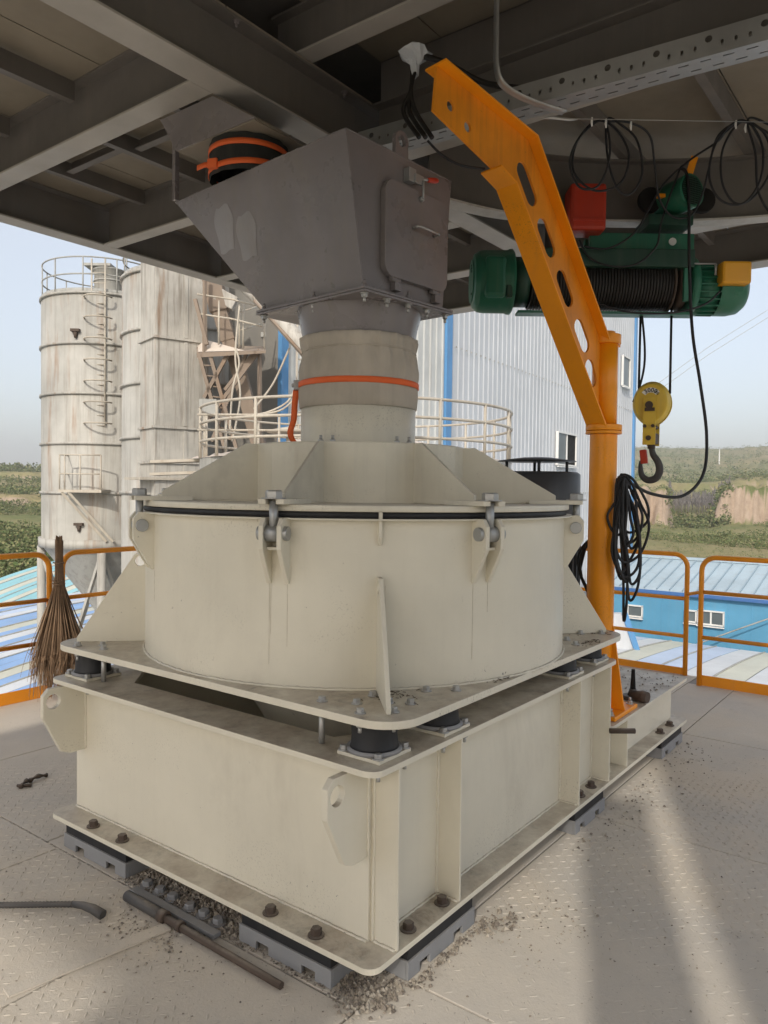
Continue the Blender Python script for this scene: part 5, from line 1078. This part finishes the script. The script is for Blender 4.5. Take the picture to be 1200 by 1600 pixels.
# ---- long blue shed
bl = thing('blue_shed', 'long blue sheet shed with pale ribbed roof beyond the right railing', 'building', (38, 4, GZ))
BX = 35.5; ze = (35.500, 8.095, -3.111)[2]; zr = ze + 1.15
MB().box(BX, BX + 9, -30, 13.5, GZ, ze - .05).build('wall', 'wall_blue', bl)
for i in range(44): MB().box(BX - .02, BX - .001, -30 + i, -29.94 + i, GZ, ze - .1).build('wall_rib', 'wall_blue', bl)
MB().box(BX - .28, BX - .02, -30.2, 13.7, ze - .16, ze).build('eave_gutter', 'eave_blue', bl)
for i in range(74):
    y = -30 + i * .6
    if y > 13.4: break
    MB().add([(BX - .25, y + .01, ze), (BX - .25, y + .59, ze), (BX + 4.5, y + .59, zr), (BX + 4.5, y + .01, zr), (BX - .25, y + .01, ze + .05), (BX - .25, y + .59, ze + .05), (BX + 4.5, y + .59, zr + .05), (BX + 4.5, y + .01, zr + .05)], [(4, 5, 6, 7), (0, 3, 2, 1), (0, 1, 5, 4), (1, 2, 6, 5), (3, 0, 4, 7)]).build('roof_sheet', 'roof_blue', bl)
    MB().beam((BX - .26, y, ze + .085), (BX + 4.5, y, zr + .085), .05, .06).build('roof_rib', 'roof_rib_paint', bl)
MB().beam((BX + 4.5, -30.2, zr + .08), (BX + 4.5, 13.7, zr + .08), .5, .12).add([(BX + 4.5, -30, zr), (BX + 4.5, 13.5, zr), (BX + 9, 13.5, ze), (BX + 9, -30, ze)], [(0, 1, 2, 3)]).build('ridge_cap', 'roof_blue', bl)
for (px0, px1, py0, py1, n) in ((982, 1004, 945, 964, 1), (1071, 1088, 953, 972, 1), (1092, 1131, 953, 978, 2)):
    ra = lambda px, py: EYE + (FW + RT * ((px - 600) / 1190) - UP * ((py - 800) / 1190)) * ((BX - EYE.x) / (FW + RT * ((px - 600) / 1190) - UP * ((py - 800) / 1190)).x)
    a, c = ra(px0, py0), ra(px1, py1); window(bl, V((BX - .01, (a.y + c.y) / 2, (a.z + c.z) / 2)), V((0, -1, 0)), V((-1, 0, 0)), abs(a.y - c.y), abs(a.z - c.z), n, ())
wr_ = MB().tube(spline([(30.000, 9.568, -6.130), (33.000, 9.308, -6.070), (34.500, 8.343, -5.450), (35.000, 5.272, -3.898), (35.000, 4.280, -3.453)], 6), .035, 5).build('guy_cable', 'silo_grey'); tag(wr_, 'pale cable sagging across the right arched roof to the blue shed', 'cable')
# ---- overhead power lines and a distant mast
pw = thing('power_lines', 'two thin power lines slanting across the sky right of the hook', 'power line', (124.670, 31.609, 22.862))
for dy in (0, 12): MB().tube([site((985 - 600) / 1190 * 110, 110, sz(640 - dy, 110, 985)), site((1100 - 600) / 1190 * 115, 115, sz(556 - dy, 115, 1100)), site((1260 - 600) / 1190 * 120, 120, sz(455 - dy, 120, 1260))], .035, 5).build('line', 'silo_grey', pw)
ms = site((1122 - 600) / 1190 * 700, 700); mz = sz(728, 700, 1122)
mm_ = MB().tube([V((ms.x, ms.y, mz - 8)), V((ms.x, ms.y, sz(702, 700, 1122)))], [.9, .45], 6).build('mast', 'frame_white'); tag(mm_, 'slim pale mast far off on the green plateau', 'mast')
# ================================================================== TERRAIN
import mathutils.noise as mn
def sm(a, b_, x): t = max(0, min(1, (x - a) / (b_ - a))); return t * t * (3 - 2 * t)
def terr(px, d):
    q = site((px - 600) / 1190 * d, d)
    n1 = mn.noise(V((q.x * .012, q.y * .012, 1.7))); n2 = mn.noise(V((q.x * .045, q.y * .045, 5.1))); n3 = mn.noise(V((q.x * .16, q.y * .16, 9.3)))
    if px > 560:
        dc = 196 + 6 * n2 + 5 * n3 + 2.5 * mn.noise(V((px * .08, 3.1, 0))) + .7 * mn.noise(V((px * .31, 7.1, 0))); gap = sm(1040, 1054, px + 5 * n3) * (1 - sm(1108, 1136, px + 7 * n3))
        zt = 1.8 + 2.2 * n2 + 1.6 * n3 + 1.4 * mn.noise(V((px * .09, 1.3, 0))) + .35 * sm(1130, 1170, px) * 3
        z = GZ + 1.0 * sm(120, 190, d) * (1 + n2) * .8
        cliff = sm(dc, dc + 3.5, d); zg = GZ + sm(205, 290, d) * 4.4 + n2 * .6
        zc = z + (zt - z) * cliff
        z = zc * (1 - gap) + zg * gap
        d2 = 318 + 14 * n1 + 9 * n2 + 6 * n3
        z = max(z, (2.2 + 1.2 * n2) * sm(270, 312, d) + z * (1 - sm(270, 312, d)))
        z += 4.6 * sm(d2, d2 + 9, d) * (.8 + .5 * n1) + sm(350, 1250, d) * 64 + 1.5 * n1 * sm(350, 700, d) + n2 * 1.2 * sm(350, 420, d)
        z += 3.2 * sm(560 + 20 * n2, 575 + 20 * n2, d) * sm(1150, 1190, px + 12 * n3)
        return z - 30 * sm(1350, 2200, d)
    z = GZ + 2.6 * sm(70, 205, d) + n2 * 1.0 * sm(60, 120, d) + .5 * n3
    d1 = 212 + 9 * n2 + 8 * n3; z += (3.9 + 1.2 * n1) * sm(d1, d1 + 6, d)
    z += 4.2 * sm(230, 350, d); d2 = 375 + 8 * n2 + 5 * n3; z += 5.6 * sm(d2, d2 + 7, d) + 3 * sm(385, 700, d) - 14 * sm(700, 2000, d)
    return z
b = MB(); ND_, NP = 210, 0; rows = [62 * (2100 / 62) ** (i / (ND_ - 1)) for i in range(ND_)]
for d_a, d_b, k in ((185, 215, 26), (305, 345, 18), (368, 392, 12)): rows += [d_a + (d_b - d_a) * i / k for i in range(k)]
rows = sorted(rows); cols_ = [-260 + 5.0 * i for i in range(int(480 / 5))] + [220 + 20 * i for i in range(37)] + [960 + 2.5 * i for i in range(int(500 / 2.5))]
vs = []
for d in rows:
    for px in cols_: q = site((px - 600) / 1190 * d, d, terr(px, d)); vs.append(q)
n = len(cols_)
b.add(vs, [(i * n + j, i * n + j + 1, (i + 1) * n + j + 1, (i + 1) * n + j) for i in range(len(rows) - 1) for j in range(n - 1)], True)
tb_ = b.build('terrain_hills', 'loess_and_grass', recalc=False); tb_['kind'] = 'structure'
gp = MB().add([(-2350, -2350, GZ - .32), (2350, -2350, GZ - .32), (2350, 2350, GZ - .32), (-2350, 2350, GZ - .32)], [(0, 1, 2, 3)]).build('plain', 'loess_and_grass'); gp['kind'] = 'structure'
# scrub and far trees: a mass of leaf clumps
b = MB()
def clump(c, s_, h, n, fine=1.0):
    for _ in range(n):
        a = U(0, 6.28); rr = s_ * math.sqrt(random.random()); zf = random.random(); env = math.sqrt(max(.05, 1 - (2 * zf - .8) ** 2 * .6))
        p_ = V((c.x + rr * env * math.cos(a), c.y + rr * env * math.sin(a), c.z + h * zf)); w_ = s_ * U(.10, .21) * fine
        u = V((U(-1, 1), U(-1, 1), U(-.4, .6))).normalized(); v_ = u.cross(V((U(-1, 1), U(-1, 1), U(-1, 1)))).normalized()
        b.add([p_ - u * w_ - v_ * w_ * .6, p_ + u * w_ * .8 - v_ * w_, p_ + u * w_ + v_ * w_ * .7, p_ - u * w_ * .6 + v_ * w_], [(0, 1, 2, 3)])
def scatter(n, px0, px1, d0, d1, s0, s1, keep, q=10, fine=1.0):
    for _ in range(n):
        px = U(px0, px1); d = 1 / (1 / d1 + random.random() * (1 / d0 - 1 / d1)); c = site((px - 600) / 1190 * d, d)
        if keep(px, d, mn.noise(V((c.x * .03, c.y * .03, 2.2)))): c.z = terr(px, d) - .1; s_ = U(s0, s1) * (1 if d < 400 else 1.5); clump(c, s_, s_ * U(1.0, 1.7), q, fine)
steep = lambda px, d: abs(terr(px, d + 2) - terr(px, d - 2)) < 1.6
scatter(900, 960, 1260, 118, 194, .3, 1.25, lambda px, d, n: n > -.12 + .3 * sm(165, 130, d) and steep(px, d), 46, .75)
scatter(500, 960, 1260, 100, 190, .25, .5, lambda px, d, n: True, 14, .9)
scatter(500, 1040, 1140, 196, 300, .8, 1.9, lambda px, d, n: n > -.2, 28)
scatter(600, 960, 1260, 205, 330, .5, 1.2, lambda px, d, n: n > .0 and steep(px, d), 18)
scatter(2600, 960, 1260, 335, 1250, 1.0, 2.2, lambda px, d, n: n > -.08, 16)
scatter(900, -60, 120, 72, 210, .5, 1.7, lambda px, d, n: n > -.2 and steep(px, d), 110, .6)
scatter(1100, -60, 120, 205, 380, .7, 1.8, lambda px, d, n: n > -.2 and steep(px, d), 22)
scatter(320, -60, 120, 386, 460, 1.2, 2.4, lambda px, d, n: n > -.15, 20)
o = b.build('hillside_scrub', 'scrub_leaf', kind='stuff', recalc=False); tag(o, 'green and yellowing scrub over the loess hills', 'scrub')
# bare grey poplars in the gap between the cliffs
TR = MB().tube([(0, 0, 0), (.05, 0, 3), (0, .05, 6.6)], [.13, .09, .02], 6).mesh('trunk', 'bark')
CR = []
for v in range(3):
    b = MB()
    for _ in range(110):
        z = U(1.6, 6.6); a = U(0, 6.28); L = (7.4 - z) * U(.18, .36); p_ = V((0, 0, z)); q = p_ + V((math.cos(a) * L * .6, math.sin(a) * L * .6, L * 1.1)); s_ = V((-math.sin(a), math.cos(a), 0)) * U(.03, .10)
        b.add([p_ - s_ * .5, p_ + s_ * .5, q + s_, q - s_], [(0, 1, 2, 3)])
    CR.append(b.mesh('crown', 'poplar_twig', False))
for i in range(46):
    px = 1046 + 2.05 * i + U(-1, 1); d = 246 + (i * 37 % 23); c = site((px - 600) / 1190 * d, d, 0); c.z = terr(px, d) - .1; s_ = U(.85, 1.15)
    where = 'nearest the left cliff' if i < 15 else ('in the middle of the gap' if i < 31 else 'nearest the right cliff')
    t = thing('poplar_tree', 'bare grey poplar in the row between the cliffs, ' + where, 'tree', c, 'bare poplars between the cliffs ' + where)
    mt = Matrix.Translation(c) @ Matrix.Rotation(U(0, 6), 4, 'Z') @ Matrix.Scale(s_, 4)
    link('trunk', TR, t, mtx=mt); link('crown', CR[i % 3], t, mtx=mt)
# ================================================================== HAZE
hzm = bpy.data.materials.new('haze_air'); hzm.use_nodes = True; nt_ = hzm.node_tree
for q in list(nt_.nodes):
    if q.type == 'BSDF_PRINCIPLED': nt_.nodes.remove(q)
pv = nt_.nodes.new('ShaderNodeVolumePrincipled'); pv.inputs['Color'].default_value = (0.93, 0.95, 0.98, 1); pv.inputs['Density'].default_value = 0.00048; pv.inputs['Anisotropy'].default_value = 0.2
nt_.links.new(pv.outputs[0], [q for q in nt_.nodes if q.type == 'OUTPUT_MATERIAL'][0].inputs['Volume'])
M['haze_air'] = hzm
hz = MB().box(-2400, 2400, -2400, 2400, -60, 130).build('haze', 'haze_air', kind='stuff'); tag(hz, 'thin pale haze hanging in the air over the valley', 'haze')
